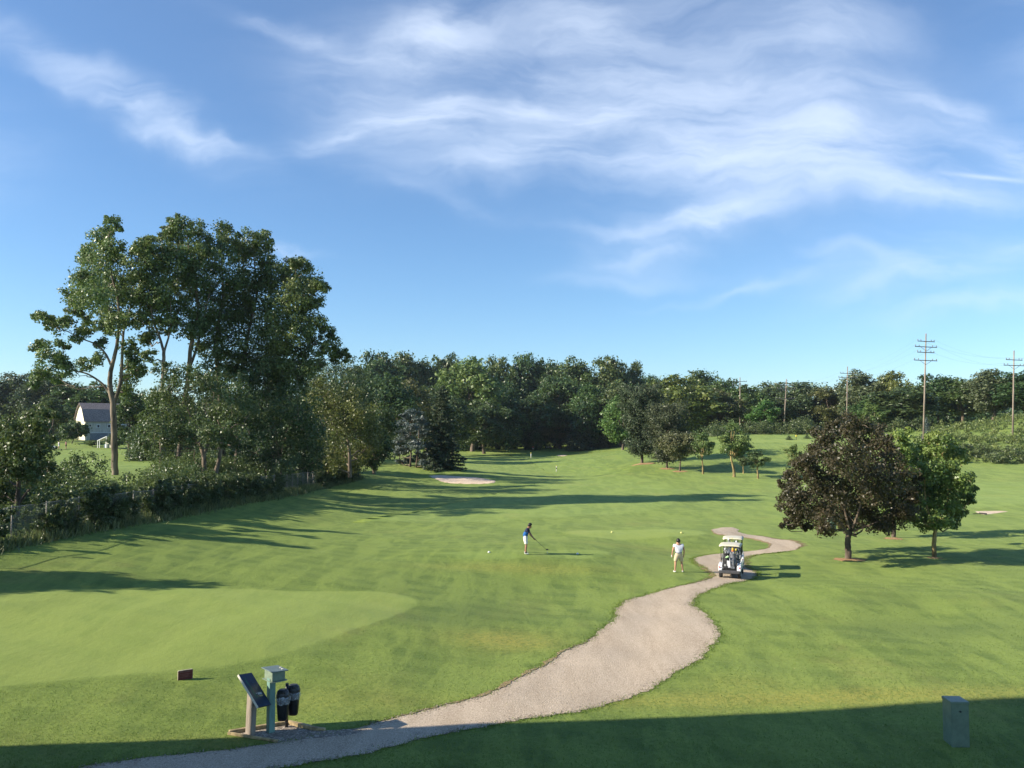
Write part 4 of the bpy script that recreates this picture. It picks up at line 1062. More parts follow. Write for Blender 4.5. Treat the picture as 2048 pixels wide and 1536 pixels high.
# green score card box on a post
p = gp(541,1466); d = p.y
e = empty('scorecard_box', p, 0, 'sage green metal box with a flat grey lid on a square teal post', 'post box')
R_ = Matrix.Rotation(YAW, 4, 'Z'); zt = at(542,1331+13,d)[2]-p.z
b = MB(); b.box((0,0,zt/2-.2), (.165,.165,zt+.1), M=R_); b.build('post', M['postgreen'], e, bevel=.006)
cb = Vector((.06,.10,0))
b = MB(); b.box(cb+Vector((0,0,zt-.085)), (.36,.44,.24), M=R_); b.build('box_body', M['boxgreen'], e, bevel=.008)
b = MB(); b.box(cb+Vector((0,0,zt-.215)), (.43,.56,.018), M=R_); b.build('base_flange', M['boxgreen'], e)
Rt = R_ @ Matrix.Rotation(math.radians(4), 4, 'Y')
b = MB(); b.box(cb+Vector((0,0,zt+.05)), (.47,.60,.025), M=Rt); lid = b.build('lid', M['lidgreen'], e, bevel=.005)
b = MB(); b.box(cb+ub*.14-ua*.14+Vector((0,0,zt+.058)), (.05,.06,.012), M=Rt); b.box(cb+ub*.17+ua*.02+Vector((0,0,zt+.056)), (.05,.06,.012), M=Rt); b.build('hinge', M['alu'], lid)
# twin litter bins on a pole
p = gp(573,1456); d = p.y; zt = at(573,1362,d)[2]-p.z
e = empty('litter_bins', p, 0, 'pair of black plastic litter bins with clear liners hung on one pole', 'litter bin'); e.scale = (.86,.86,.95)
b = MB(); b.cyl((0,0,-.3),(0,0,zt), .05, n=14); b.build('pole', M['black'], e)
for k,(dx,dy,dz) in enumerate(((-.07,-.20,0.0),(.15,.18,.03))):
    z0 = .28+dz; z1 = .93+dz; c = Vector((dx,dy,0))
    b = MB(); rows=[(z0,.135,.115),(z0+.05,.15,.128),(z1-.25,.178,.15),(z1,.188,.16)]
    rings=[]
    for z_,rx,ry in rows:
        rings.append([b.b.verts.new((c.x+rx*math.copysign(abs(math.cos(t))**.7,math.cos(t)), c.y+ry*math.copysign(abs(math.sin(t))**.7,math.sin(t)), z_)) for t in np.linspace(0,2*PI,24,endpoint=False)])
    for r0,r1 in zip(rings[:-1],rings[1:]):
        for i in range(24): b.b.faces.new((r0[i],r0[(i+1)%24],r1[(i+1)%24],r1[i])).smooth=True
    b.b.faces.new(rings[0][::-1]); b.b.faces.new(rings[-1])
    body = b.build('bin_body', M['black'], e)
    b = MB(); lr=[]
    for z_,s_ in ((z1-.02,1.10),(z1+.05,1.10),(z1+.13,.93),(z1+.18,.62)):
        lr.append([b.b.verts.new((c.x+.188*s_*math.cos(t), c.y+.165*s_*math.sin(t), z_)) for t in np.linspace(0,2*PI,24,endpoint=False)])
    for r0,r1 in zip(lr[:-1],lr[1:]):
        for i in range(24): b.b.faces.new((r0[i],r0[(i+1)%24],r1[(i+1)%24],r1[i]))
    b.b.faces.new(lr[-1]); b.box((c.x+.02,c.y-.12,z1+.12),(.2,.1,.05)); ld = b.build('bin_lid', pbr('grey_black_lid',(.05,.05,.052),.35,var=.2), e)
    b = MB(); b.box((c.x-.05,c.y-.13,z1+.135),(.16,.09,.05), M=Matrix.Rotation(.5,4,'X')); b.build('opening', M['dark'], ld)
    b = MB(); sr=[]
    rr = random.Random(k)
    for z_,s_ in ((z1-.20,1.03),(z1-.12,1.16),(z1-.04,1.20),(z1+.0,1.13)):
        sr.append([b.b.verts.new((c.x+.190*(s_+rr.uniform(-.05,.07))*math.cos(t), c.y+.18*(s_+rr.uniform(-.05,.07))*math.sin(t), z_+rr.uniform(-.03,.02))) for t in np.linspace(0,2*PI,24,endpoint=False)])
    for r0,r1 in zip(sr[:-1],sr[1:]):
        for i in range(24): b.b.faces.new((r0[i],r0[(i+1)%24],r1[(i+1)%24],r1[i]))
    b.build('bin_liner', M['bag'], e)
    b = MB(); b.box((c.x*.5,c.y*.5,z0+.35),(.05,abs(c.y)*.9,.05)); b.build('bracket', M['black'], e)
# red sign board on the turf
p = gp(370,1359)
e = empty('turf_sign', p, 0, 'small dark red notice board standing in the turf left of the slanted sign', 'sign')
u = Vector((.80,.52,0)).normalized(); m_ = F/p.y
b = MB(); b.prism([-u*.21+Vector((0,0,-.04)), u*.23+Vector((0,0,-.04)), u*.23+Vector((0,0,.27)), u*.21+Vector((0,0,.29)), -u*.19+Vector((0,0,.29)), -u*.21+Vector((0,0,.27))], (-.022,.034,0)); b.build('board', pbr('cream_board_edge',(.62,.52,.38),.6), e)
w_ = Vector((u.y,-u.x,0)); 
b = MB(); b.prism([-u*.20+w_*.002+Vector((0,0,-.02)), u*.22+w_*.002+Vector((0,0,-.02)), u*.22+w_*.002+Vector((0,0,.275)), -u*.20+w_*.002+Vector((0,0,.275))], w_*.004); fc = b.build('sign_face', pbr('dark_red_print',(.13,.022,.028),.5,var=.15), e)
b = MB()
for (x0_,x1_,z_) in ((-.15,-.02,.225),(.0,.03,.225),(.05,.18,.225),(-.15,.17,.16),(-.12,.12,.12),(-.15,.15,.08)):
    hh_ = .026 if z_>.2 else .01
    x = x0_
    while x < x1_: b.prism([u*x+w_*.006+Vector((0,0,z_)), u*(x+.013)+w_*.006+Vector((0,0,z_)), u*(x+.013)+w_*.006+Vector((0,0,z_+hh_)), u*x+w_*.006+Vector((0,0,z_+hh_))], w_*.002); x += .022
b.build('lettering', pbr('faded_lettering',(.22,.13,.14),.5), fc)
# electrical pedestal boxes
def pedestal(px, py, top, wpx, yaw, lab, grp=None):
    p = gp(px, py); d = p.y; hh = at(px, top, d)[2]-p.z; w = wpx/F*d
    e = empty('utility_pedestal', p, yaw, lab, 'utility box')
    b = MB(); b.box((0,0,hh/2-.14), (w*.80,w*.86,hh+.2)); bd_ = b.build('cabinet', M['ped'], e, bevel=.01)
    b = MB(); b.box((0,0,hh-.03), (w*.85,w*.91,.07)); b.build('cap', M['ped'], e, bevel=.012)
    b = MB(); b.box((0,-w*.43-.004,hh*.42), (w*.70,.012,hh*.70)); dr = b.build('door', M['ped'], e, bevel=.004)
    b = MB(); b.cyl((0,-w*.43-.005,hh*.79),(0,-w*.43-.03,hh*.79),.022,n=10); b.build('lock', M['dark'], e)
    return e
M['ped'] = pbr('pale_green_enamel', (.15,.205,.15), .4, var=.08, scale=7)
pedestal(1913, 1487, 1398, 42, math.radians(-2), 'tall sage green utility box in the shade at the lower right')
pedestal(1664, 1063, 1036, 14, math.radians(10), 'pale green utility box standing behind the dark red maple trunk')
# gravel bed and its timbers
blob('gravel_bed', [(463,1469),(520,1459),(573,1449),(600,1455),(650,1463),(730,1458),(735,1468),(660,1480),(560,1485),(510,1476)], M['gravel'], .030, 0, .02, rings=20)
M['timber'] = pbr('pale_landscape_timber', (.42,.32,.17), .8, var=.25, scale=6, aniso=(1,1,1), bump=.3)
def timber(a, b_, lab, w=.10, hh=.12):
    A_ = gp(*a); B_ = gp(*b_); c = (A_+B_)/2; L = (B_-A_).length; v = (B_-A_).normalized()
    Mx = Matrix.Rotation(math.atan2(v.y,v.x),4,'Z') @ Matrix.Rotation(-math.asin(v.z),4,'Y')
    b = MB(); b.box((0,0,0),(L,w,hh), M=Mx, bev=.012); o = b.build('landscape_timber', M['timber']); o.location = c+Vector((0,0,.035))
    tag(o, lab, 'timber', 'timbers edging the gravel bed')
timber((458,1468),(572,1449),'long timber along the grass side of the gravel bed, behind the posts')
timber((576,1448),(622,1458),'sunlit yellowish timber right of the litter bin pole')
timber((621,1458.5),(650,1463),'short grey timber end sinking into the path', .09, .10)
timber((456,1469),(556,1485),'thin timber along the shaded front of the gravel bed', .06, .07)

# ---------------------------------------------------------------- tee markers, ball, flags, yardage poles
M['yellowp'] = pbr('pale_yellow_paint', (.75,.72,.25), .4)
def marker(px, py, r, mat, lab, grp):
    p = gp(px, py); b = MB(); b.ball((0,0,r*.62),(r,r,r*.75),n=14); b.cyl((0,0,-.08),(0,0,r*.5),.012,n=6)
    o = b.build('tee_marker', mat); o.location = p; tag(o, lab, 'tee marker', grp)
marker(978,1106,.075,M['white'],'white tee marker left of the golfer in blue','white tee markers')
marker(1155,1109,.075,M['white'],'white tee marker right of the golfer in blue','white tee markers')
marker(1224,1066,.09,M['yellowp'],'yellow tee marker, left one on the raised tee beyond the players','yellow tee markers')
marker(1363,1067,.09,M['yellowp'],'yellow tee marker, right one on the raised tee beyond the players','yellow tee markers')
p = gp(1094.5,1107); b = MB(); b.cyl((0,0,-.03),(0,0,.045),.004,.007,n=6); b.build
tee = b.build('golf_tee', M['white']); tee.location = p; tag(tee,'thin wooden peg holding up the ball before the golfer','golf tee')
b = MB(); b.ball((0,0,.072),.028,n=12); o = b.build('golf_ball', M['white']); o.location = p; tag(o,'white golf ball teed up in front of the golfer','golf ball')
M['red'] = pbr('red_cloth', (.55,.06,.04), .7); M['polew'] = pbr('white_pole', (.75,.74,.66), .5); M['yel'] = pbr('yellow_band', (.72,.62,.10), .5)
def pole(px, py, top, bands, lab, name='yardage_pole', cat='yardage pole', r=.05):
    p = gp(px, py); hh = at(px, top, p.y)[2]-p.z; e = empty(name, p, 0, lab, cat)
    b = MB(); b.cyl((0,0,-.2),(0,0,hh),r,n=10); b.build('pole', M['polew'], e)
    for f0,f1,mt in bands:
        b = MB(); b.cyl((0,0,hh*f0),(0,0,hh*f1),r*1.06,n=10); b.build('band', mt, e)
    return e, hh
pole(1113,945,931,[(.50,.72,M['black']),(.88,1.0,M['yel'])],'black and white banded yardage pole standing in the middle of the fairway', r=.085)
pole(1062,917,905,[(.8,1.0,M['yel'])],'yellow topped yardage pole farther up the fairway', r=.10)
e, hh = pole(936,901,889,[(.0,.5,M['yel'])],'flagstick with a white flag on the far green', 'flagstick', 'flagstick', r=.05)
V=[];n=8
for i in range(n+1): V += [(.0+.55*i/n,.05*math.sin(i*.9),hh*.97),(.0+.55*i/n,.05*math.sin(i*.9+.4),hh*.72)]
npmesh('flag', V, [(2*i,2*i+1,2*i+3,2*i+2) for i in range(n)], M['white'], e, smooth=True)
# ball washer on the tee bank, stick rack by the right bunker
p = gp(1593,880); e = empty('ball_washer', p, 0, 'small yellow and black ball washer between the two tiny conifers', 'ball washer')
b = MB(); b.cyl((0,0,-.1),(0,0,.75),.05,n=8); b.build('post', M['black'], e)
b = MB(); b.box((0,0,.95),(.34,.3,.45),bev=.05,mi=0); b.build('tank', M['yel'], e); b = MB(); b.box((.1,0,1.2),(.5,.3,.12),bev=.03); b.cyl((.15,0,1.2),(.15,0,1.42),.03,n=6); b.build('lid', M['black'], e)
p = gp(1960,1029); e = empty('bunker_rake', p, .3, 'dark rake left at the near edge of the right hand bunker', 'rake')
b = MB(); b.cyl((-.8,0,.08),(.4,.1,.12),.03,n=6); b.build('handle', M['black'], e); b = MB(); b.box((.45,.1,.08),(.10,.8,.08)); 
for k in range(9): b.cyl((.45,-.27+.09*k,.08),(.45,-.27+.09*k,-.02),.012,n=5)
b.build('rake_head', M['black'], e)
# small litter of fallen leaves and daisies on the near grass
n=500; rr=np.random.default_rng(77); x=rr.uniform(-13,15,n); y=rr.uniform(20.5,45,n)
P=np.column_stack([x,y,H(x,y)+.035]); V,Q=leafquads(P, rr.normal(size=(n,3))*.4+[0,0,1], .032, rr); fl=npmesh('fallen_leaves',V,Q,M['blade'],attr=rr.uniform(.4,1,n)); fl.color=(.30,.29,.12,1); tag(fl,kind='stuff')
# short grass tufts on the rough close to the camera
n=130000; y=18.5+40*rr.uniform(0,1,n)**2.6; x=y*rr.uniform(-.66,.66,n); 
Pp=np.concatenate([A,B[::-1]]); k=~inpoly(x,y,Pp)
gr=[(gp(*q).x,gp(*q).y) for q in [(-330,1200),(-60,1188),(200,1173),(450,1172),(650,1178),(800,1186),(848,1200),(820,1226),(720,1262),(600,1308),(450,1343),(340,1352),(150,1366),(0,1380),(-330,1400)]]
k&=~inpoly(x,y,gr)
bedp=[(gp(*q).x,gp(*q).y) for q in [(455,1469),(573,1446),(650,1461),(735,1457),(735,1468),(660,1480),(560,1485)]]
k&=~inpoly(x,y,bedp)
x=x[k];y=y[k];n=len(x);z=H(x,y)
V=np.empty((n,4,3));th=rr.uniform(0,2*PI,n);w=.007*(.6+y/40);hh=rr.uniform(.02,.05,n)*np.clip(1.25-y/60,.3,1)
cs=np.cos(th)*w;sn=np.sin(th)*w;bx=rr.normal(size=n)*.03;by=rr.normal(size=n)*.03
V[:,0]=np.column_stack([x-cs,y-sn,z-.01]);V[:,1]=np.column_stack([x+cs,y+sn,z-.01]);V[:,2]=np.column_stack([x+cs*.4+bx,y+sn*.4+by,z+hh]);V[:,3]=np.column_stack([x-cs*.4+bx,y-sn*.4+by,z+hh])
tf=npmesh('grass',V.reshape(-1,3),np.arange(n*4).reshape(n,4),M['blade'],attr=rr.uniform(.2,.55,n));tf.color=(.150,.200,.045,1);tag(tf,kind='stuff')

# grass creeping over the path edges
n=11000; k=rr.integers(0, int(nn*.72), n); sd_=rr.integers(0,2,n); o_=rr.normal(size=n)*.12-.04
E_=np.where(sd_[:,None]==0, Aj[k], Bj[k]); Dn_=(D/Ln)[k]*np.where(sd_[:,None]==0,1,-1)
xy=E_+Dn_*o_[:,None]+rr.normal(size=(n,2))*.05; x=xy[:,0];y=xy[:,1];z=H(x,y)
V=np.empty((n,4,3));th=rr.uniform(0,2*PI,n);w=.010*(.6+y/35);hh=rr.uniform(.02,.06,n)
cs=np.cos(th)*w;sn=np.sin(th)*w;bx=rr.normal(size=n)*.035;by=rr.normal(size=n)*.035
V[:,0]=np.column_stack([x-cs,y-sn,z-.01]);V[:,1]=np.column_stack([x+cs,y+sn,z-.01]);V[:,2]=np.column_stack([x+cs*.4+bx,y+sn*.4+by,z+hh]);V[:,3]=np.column_stack([x-cs*.4+bx,y-sn*.4+by,z+hh])
tf=npmesh('grass',V.reshape(-1,3),np.arange(n*4).reshape(n,4),M['blade'],attr=rr.uniform(.25,.6,n));tf.color=(.150,.205,.040,1);tag(tf,kind='stuff')
# loose stones along the path edge
n=2600; k=rr.integers(0, int(nn*.5), n); sd_=rr.integers(0,2,n); o_=np.abs(rr.normal(size=n))*.35
E_=np.where(sd_[:,None]==0, Aj[k], Bj[k]); Dn_=(D/Ln)[k]*np.where(sd_[:,None]==0,1,-1); xy=E_+Dn_*(o_-.12)[:,None]; x=xy[:,0];y=xy[:,1];z=H(x,y)+.028
s_=rr.uniform(.010,.028,n); base=np.array([[1,0,0],[0,1,0],[-1,0,0],[0,-1,0],[0,0,.7]])
V=(base[None]*s_[:,None,None]*rr.uniform(.7,1.3,(n,5,1)))+np.column_stack([x,y,z])[:,None]
Q=np.array([[0,1,4],[1,2,4],[2,3,4],[3,0,4]])[None]+np.arange(n)[:,None,None]*5
st=npmesh('gravel',V.reshape(-1,3),Q.reshape(-1,3),M['gravel']);tag(st,kind='stuff')
# ---------------------------------------------------------------- people
def skinmesh(name, verts, edges, radii, mat, parent, sub=2, root=0):
    me = bpy.data.meshes.new(name); me.from_pydata([tuple(v) for v in verts], edges, []); me.materials.append(mat)
    o = link(bpy.data.objects.new(name, me), parent)
    md = o.modifiers.new('skin', 'SKIN'); md.use_smooth_shade = True
    for i, r in enumerate(radii):
        sv = me.skin_vertices[0].data[i]; sv.radius = r if hasattr(r, '__len__') else (r, r); sv.use_root = (i == root)
    s = o.modifiers.new('sub', 'SUBSURF'); s.levels = sub; s.render_levels = sub
    dg = bpy.context.evaluated_depsgraph_get(); ev = o.evaluated_get(dg); nm = bpy.data.meshes.new_from_object(ev)
    o.modifiers.clear(); o.data = nm; nm.name = name
    if not nm.materials: nm.materials.append(mat)
    for p_ in nm.polygons: p_.use_smooth = True
    return o
M['skin_tan'] = pbr('skin', (.50,.27,.17), .55, var=.06, scale=9)
M['skin_dark'] = pbr('skin_brown', (.30,.15,.09), .55, var=.06, scale=9)
M['hair'] = pbr('black_hair', (.012,.010,.010), .5, var=.3, scale=60)
def cloth(name, c, var=.06): return pbr(name, c, .85, var=var, scale=9, bump=.5, bscale=7, spec=.15)
M['whitecloth'] = cloth('white_polo', (.80,.80,.86)); M['khaki'] = cloth('khaki_shorts', (.62,.50,.34)); M['bluecloth'] = cloth('blue_polo', (.025,.12,.36))
M['navycloth'] = cloth('navy_yoke', (.022,.030,.065)); M['whiteshort'] = cloth('white_shorts', (.80,.78,.73)); M['shoe_w'] = cloth('white_shoe', (.75,.75,.70)); M['shoe_k'] = cloth('dark_sock', (.03,.03,.03))
M['belt'] = cloth('grey_belt', (.16,.17,.22))
def person(loc, rz, J, skin, shirt, shorts, shoes, sleeve, label, group=None, glove=None, yoke=None, hairlen=1.0, belt=None, socks=None, curl=.6):
    """J: joints dict in local coords, facing +x"""
    e = empty('person', loc, rz, label, 'person', group)
    V=[];E=[];R=[]
    def add(p, r, par=None):
        V.append(Vector(p)); R.append(r); i=len(V)-1
        if par is not None: E.append((par,i))
        return i
    pel=add(J['pelvis'],(.125,.10)); bel=add(J['belly'],(.135,.11),pel); ch=add(J['chest'],(.15,.12),bel); nk=add(J['neck'],.075,ch)
    hb=add(Vector(J['head'])+Vector((-.01,0,-.07)),(.072,.078),nk); ht=add(Vector(J['head'])+Vector((0,0,.06)),(.085,.092),hb)
    fwd=Vector(J.get('look',(1,0,0))).normalized(); sidev=Vector((0,0,1)).cross(fwd).normalized()
    hc=Vector(J['head'])
    add(hc+fwd*.115+Vector((0,0,-.02)),.012,hb)                      # nose
    for s in (-1,1): add(hc+sidev*s*.092+Vector((0,0,-.015)),.014,hb)   # ears
    for s in ('l','r'):
        sh=add(J['sh_'+s],.058,ch); el=add(J['el_'+s],.043,sh); wr=add(J['wr_'+s],.028,el)
        w=Vector(J['wr_'+s]); hd=(Vector(J['ha_'+s])-w); L=hd.length; dirn=hd.normalized()
        pm=add(w+dirn*.055,(.038,.022),wr); kn=add(w+dirn*.085,(.040,.018),pm)
        sd=Vector(J.get('palm_'+s,(0,1,0))); sd=(sd-dirn*sd.dot(dirn)).normalized(); nn_=dirn.cross(sd)*(1 if s=='l' else -1)
        for k,(o_,ln) in enumerate(((-.030,.072),(-.010,.082),(.010,.076),(.030,.060))):
            a=w+dirn*.095+sd*o_; f1=add(a+dirn*ln*.4+nn_*ln*.2*curl,.0095,kn); f2=add(a+dirn*ln*.75+nn_*ln*.55*curl,.0088,f1); add(a+dirn*ln*(1.0-.3*curl)+nn_*ln*.95*curl,.0075,f2)
        t1=add(w+dirn*.055-sd*.045+nn_*.012,.0115,pm); add(w+dirn*.09-sd*.055+nn_*.03,.0095,t1)
        hp=add(J['hip_'+s],.092,pel); kn_=add(J['kn_'+s],.058,hp); ca=add(Vector(J['kn_'+s])*.72+Vector(J['an_'+s])*.28+Vector((-.015,0,0)),.056,kn_)
        an=add(J['an_'+s],.036,ca); f=Vector(J.get('toe_'+s,(1,0,0))).normalized()
        h1=add(Vector(J['an_'+s])-f*.035+Vector((0,0,-.045)),.034,an); add(Vector(J['an_'+s])+f*.15+Vector((0,0,-.055)),.030,an)
    skinmesh('body', V, E, R, skin, e, 2)
    # shirt
    V=[];E=[];R=[]
    hem=Vector(J['pelvis'])+(Vector(J['belly'])-Vector(J['pelvis']))*(-.5)
    a=add(hem,(.160,.130)); b=add(J['belly'],(.205,.165),a); c=add(J['chest'],(.21,.16),b); n_=add(Vector(J['chest'])*.25+Vector(J['neck'])*.75,.088,c)
    for s in ('l','r'):
        sh=add(J['sh_'+s],.078,c); add(Vector(J['sh_'+s])*(1-sleeve)+Vector(J['el_'+s])*sleeve,.074,sh)
    shirt_o = skinmesh('shirt', V, E, R, shirt, e, 2)
    if yoke:
        nm=shirt_o.data; nm.materials.append(yoke); zc=Vector(J['chest']).z
        for p_ in nm.polygons:
            c_=p_.center
            if c_.z > zc-.10+ (-.25*(c_.x-J['chest'][0])): p_.material_index=1
    # shorts
    V=[];E=[];R=[]
    a=add(Vector(J['pelvis'])+(Vector(J['belly'])-Vector(J['pelvis']))*1.15,(.175,.145)); b=add(J['pelvis'],(.185,.150),a)
    for s in ('l','r'):
        H_=Vector(J['hip_'+s]); K_=Vector(J['kn_'+s]); t1=add(H_+(K_-H_)*.35,.118,b); add(H_+(K_-H_)*.92,.100,t1)
    skinmesh('shorts', V, E, R, shorts, e, 2)
    if belt:
        q=Vector(J['pelvis'])+(Vector(J['belly'])-Vector(J['pelvis']))*.52
        b_=MB(); b_.cyl(q-Vector((0,0,.02)),q+Vector((0,0,.02)),.168,n=24); o=b_.build('belt',belt,e); 
    for s in ('l','r'):
        f=Vector(J.get('toe_'+s,(1,0,0))).normalized(); A_=Vector(J['an_'+s]); z0=A_.z-.085
        Mx=Matrix.Rotation(math.atan2(f.y,f.x),4,'Z')
        b_=MB(); b_.ball((A_.x+f.x*.06,A_.y+f.y*.06,A_.z-.045),(.125,.044,.040),M=Mx,n=14); b_.ball((A_.x-f.x*.01,A_.y-f.y*.01,A_.z-.025),(.055,.042,.042),M=Mx,n=12)
        for v in b_.b.verts: v.co.z=max(v.co.z,z0+.0)
        b_.build('shoe',shoes,e)
        if socks: b_=MB(); b_.cyl(A_-Vector((0,0,.02)),A_+Vector((0,0,.05)),.044,n=12); b_.build('sock',socks,e)
    # hair cap with eyes and mouth
    Mx=Matrix.Rotation(math.atan2(fwd.y,fwd.x),4,'Z')@Matrix.Rotation(-math.asin(fwd.z),4,'Y')
    b_=MB(); vs=b_.ball((0,0,0),(.116,.100,.135),n=18)
    for v in vs:
        if v.co.x>.03 and v.co.z<.055: v.co.x=.03+ (v.co.x-.03)*.2; v.co.z=max(v.co.z,-.02)
        if v.co.z<-.12: v.co.z=-.12
        v.co=Mx@v.co+hc+Vector((0,0,.03))-fwd*.018
    b_.build('hair',M['hair'],e)
    for s in (-1,1):
        b_=MB(); b_.ball(hc+fwd*.088+sidev*s*.033+Vector((0,0,.02)),.011,n=8); b_.build('eye',M['dark'],e)
    b_=MB(); b_.ball(hc+fwd*.088+Vector((0,0,-.06)),(.012,.024,.006),M=Mx,n=8); b_.build('mouth',pbr('lips',(.30,.10,.08),.5),e)
    if glove:
        w=Vector(J['wr_'+glove]); hd=(Vector(J['ha_'+glove])-w).normalized()
        b_=MB(); b_.ball(w+hd*.075,(.05,.03,.075),M=hd.to_track_quat('Z','Y').to_matrix().to_4x4(),n=12); b_.build('glove',M['shoe_w'],e)
    return e
# man in the white polo, seen from behind, looking at the golfer
p = gp(1357.5,1144.5)
J=dict(pelvis=(0,0,.98),belly=(0,0,1.12),chest=(.01,0,1.36),neck=(.0,0,1.52),head=(.03,0,1.635),look=(1,0,-.05),
 sh_l=(0,.21,1.445),el_l=(-.01,.285,1.17),wr_l=(.03,.32,.93),ha_l=(.04,.325,.80),palm_l=(1,0,0),
 sh_r=(0,-.21,1.445),el_r=(.0,-.285,1.17),wr_r=(.05,-.29,.92),ha_r=(.07,-.28,.79),palm_r=(1,0,0),
 hip_l=(0,.10,.93),kn_l=(.01,.155,.52),an_l=(0,.185,.085),hip_r=(0,-.10,.93),kn_r=(.01,-.155,.52),an_r=(0,-.20,.085),toe_l=(1,.2,0),toe_r=(1,-.2,0))
man = person(p, math.radians(96), J, M['skin_tan'], M['whitecloth'], M['khaki'], M['shoe_w'], .48, 'man in a white polo and khaki shorts standing with his back turned beside the path', glove='l', belt=M['belt'], socks=M['shoe_k'], curl=.5); man.scale = (1.1,1.08,1.0)
# golfer in blue at address
p = gp(1053.5,1107.5)
J=dict(pelvis=(-.10,0,.95),belly=(-.07,0,1.08),chest=(.02,0,1.30),neck=(.11,0,1.45),head=(.19,0,1.55),look=(.75,.1,-.62),
 sh_l=(.06,.17,1.37),el_l=(.20,.16,1.12),wr_l=(.36,.05,.90),ha_l=(.44,.02,.81),palm_l=(.7,.2,.6),
 sh_r=(.05,-.17,1.37),el_r=(.15,-.18,1.10),wr_r=(.38,-.03,.86),ha_r=(.47,-.01,.77),palm_r=(.7,-.2,.6),
 hip_l=(-.10,.10,.90),kn_l=(-.02,.17,.49),an_l=(-.07,.24,.085),hip_r=(-.10,-.10,.90),kn_r=(-.02,-.17,.49),an_r=(-.07,-.24,.085),toe_l=(1,.2,0),toe_r=(1,-.05,0))
golfer = person(p, math.radians(2), J, M['skin_dark'], M['bluecloth'], M['whiteshort'], M['shoe_w'], .75, 'golfer in a blue and navy shirt and white shorts addressing the ball', yoke=M['navycloth'], curl=1.3, socks=M['shoe_k'])
g0 = p
M['shaft'] = pbr('dark_shaft', (.10,.10,.10), .3, .6); M['chrome'] = pbr('club_steel', (.55,.55,.57), .25, .9)
e = empty('golf_club', p+Vector((.40,.02,.86)), math.radians(2), 'dark driver held out by the golfer in blue', 'golf club')
tip = Vector((.70,.05,-.64))
b = MB(); b.cyl((-.04,0,.04), tip, .010, .008, n=8); b.build('shaft', M['shaft'], e)
b = MB(); b.cyl((-.05,0,.045),(.16,.01,-.145),.015,.012,n=8); b.build('grip', M['black'], e)
b = MB(); b.ball(tip+Vector((.05,.0,.0)),(.075,.055,.035),n=14); b.build('club_head', M['black'], e)
# far figures
def simple_pose(): 
    return dict(pelvis=(0,0,.98),belly=(0,0,1.12),chest=(.01,0,1.36),neck=(.0,0,1.52),head=(.03,0,1.635),look=(1,0,0),
 sh_l=(0,.2,1.445),el_l=(.02,.27,1.17),wr_l=(.12,.2,.97),ha_l=(.2,.15,.9),sh_r=(0,-.2,1.445),el_r=(.02,-.27,1.17),wr_r=(.12,-.2,.97),ha_r=(.2,-.15,.9),palm_l=(0,0,1),palm_r=(0,0,1),
 hip_l=(0,.10,.93),kn_l=(.01,.12,.52),an_l=(0,.14,.085),hip_r=(0,-.10,.93),kn_r=(.01,-.12,.52),an_r=(0,-.14,.085))
M['redcloth']=cloth('red_shirt',(.60,.07,.04)); M['pinkcloth']=cloth('muted_red_shirt',(.35,.16,.16)); M['greycloth']=cloth('dark_trousers',(.05,.05,.07))
person(gxy(1066,298), 2.0, simple_pose(), M['skin_tan'], M['redcloth'], M['whiteshort'], M['shoe_w'], .5, 'far player in a red shirt and white shorts at the end of the fairway')
person(gxy(120,186), 1.0, simple_pose(), M['skin_tan'], M['whitecloth'], M['whiteshort'], M['shoe_w'], .5, 'distant player in white on the field left of the barn', group='players on the field by the barn')
person(gxy(134.5,187), 4.0, simple_pose(), M['skin_tan'], M['pinkcloth'], M['greycloth'], M['shoe_w'], .5, 'distant player in dull red and dark shorts on the field below the barn', group='players on the field by the barn')

# ---------------------------------------------------------------- golf carts
M['cartwhite']=pbr('cart_white_enamel',(.78,.79,.80),.25,var=.03,spec=.5); M['roofcream']=pbr('cart_cream_roof',(.68,.62,.45),.4,var=.05); M['rubber']=pbr('tyre_rubber',(.03,.03,.03),.85,var=.2)
M['seatgrey']=pbr('cart_seat_vinyl',(.22,.22,.22),.5,var=.06); M['greyplastic']=pbr('dark_grey_plastic',(.07,.07,.075),.5,var=.1)
def clearmat():
    m,t=newmat('clear_windscreen'); b=t.n('ShaderNodeBsdfPrincipled',{'Base Color':(.5,.55,.58,1),'Roughness':.05}); x=t.n('ShaderNodeMixShader',{0:.08,1:t.n('ShaderNodeBsdfTransparent').outputs[0],2:b.outputs[0]})
    o=t.n('ShaderNodeOutputMaterial'); t.L.new(x.outputs[0],o.inputs[0]); return m
M['clear']=clearmat()
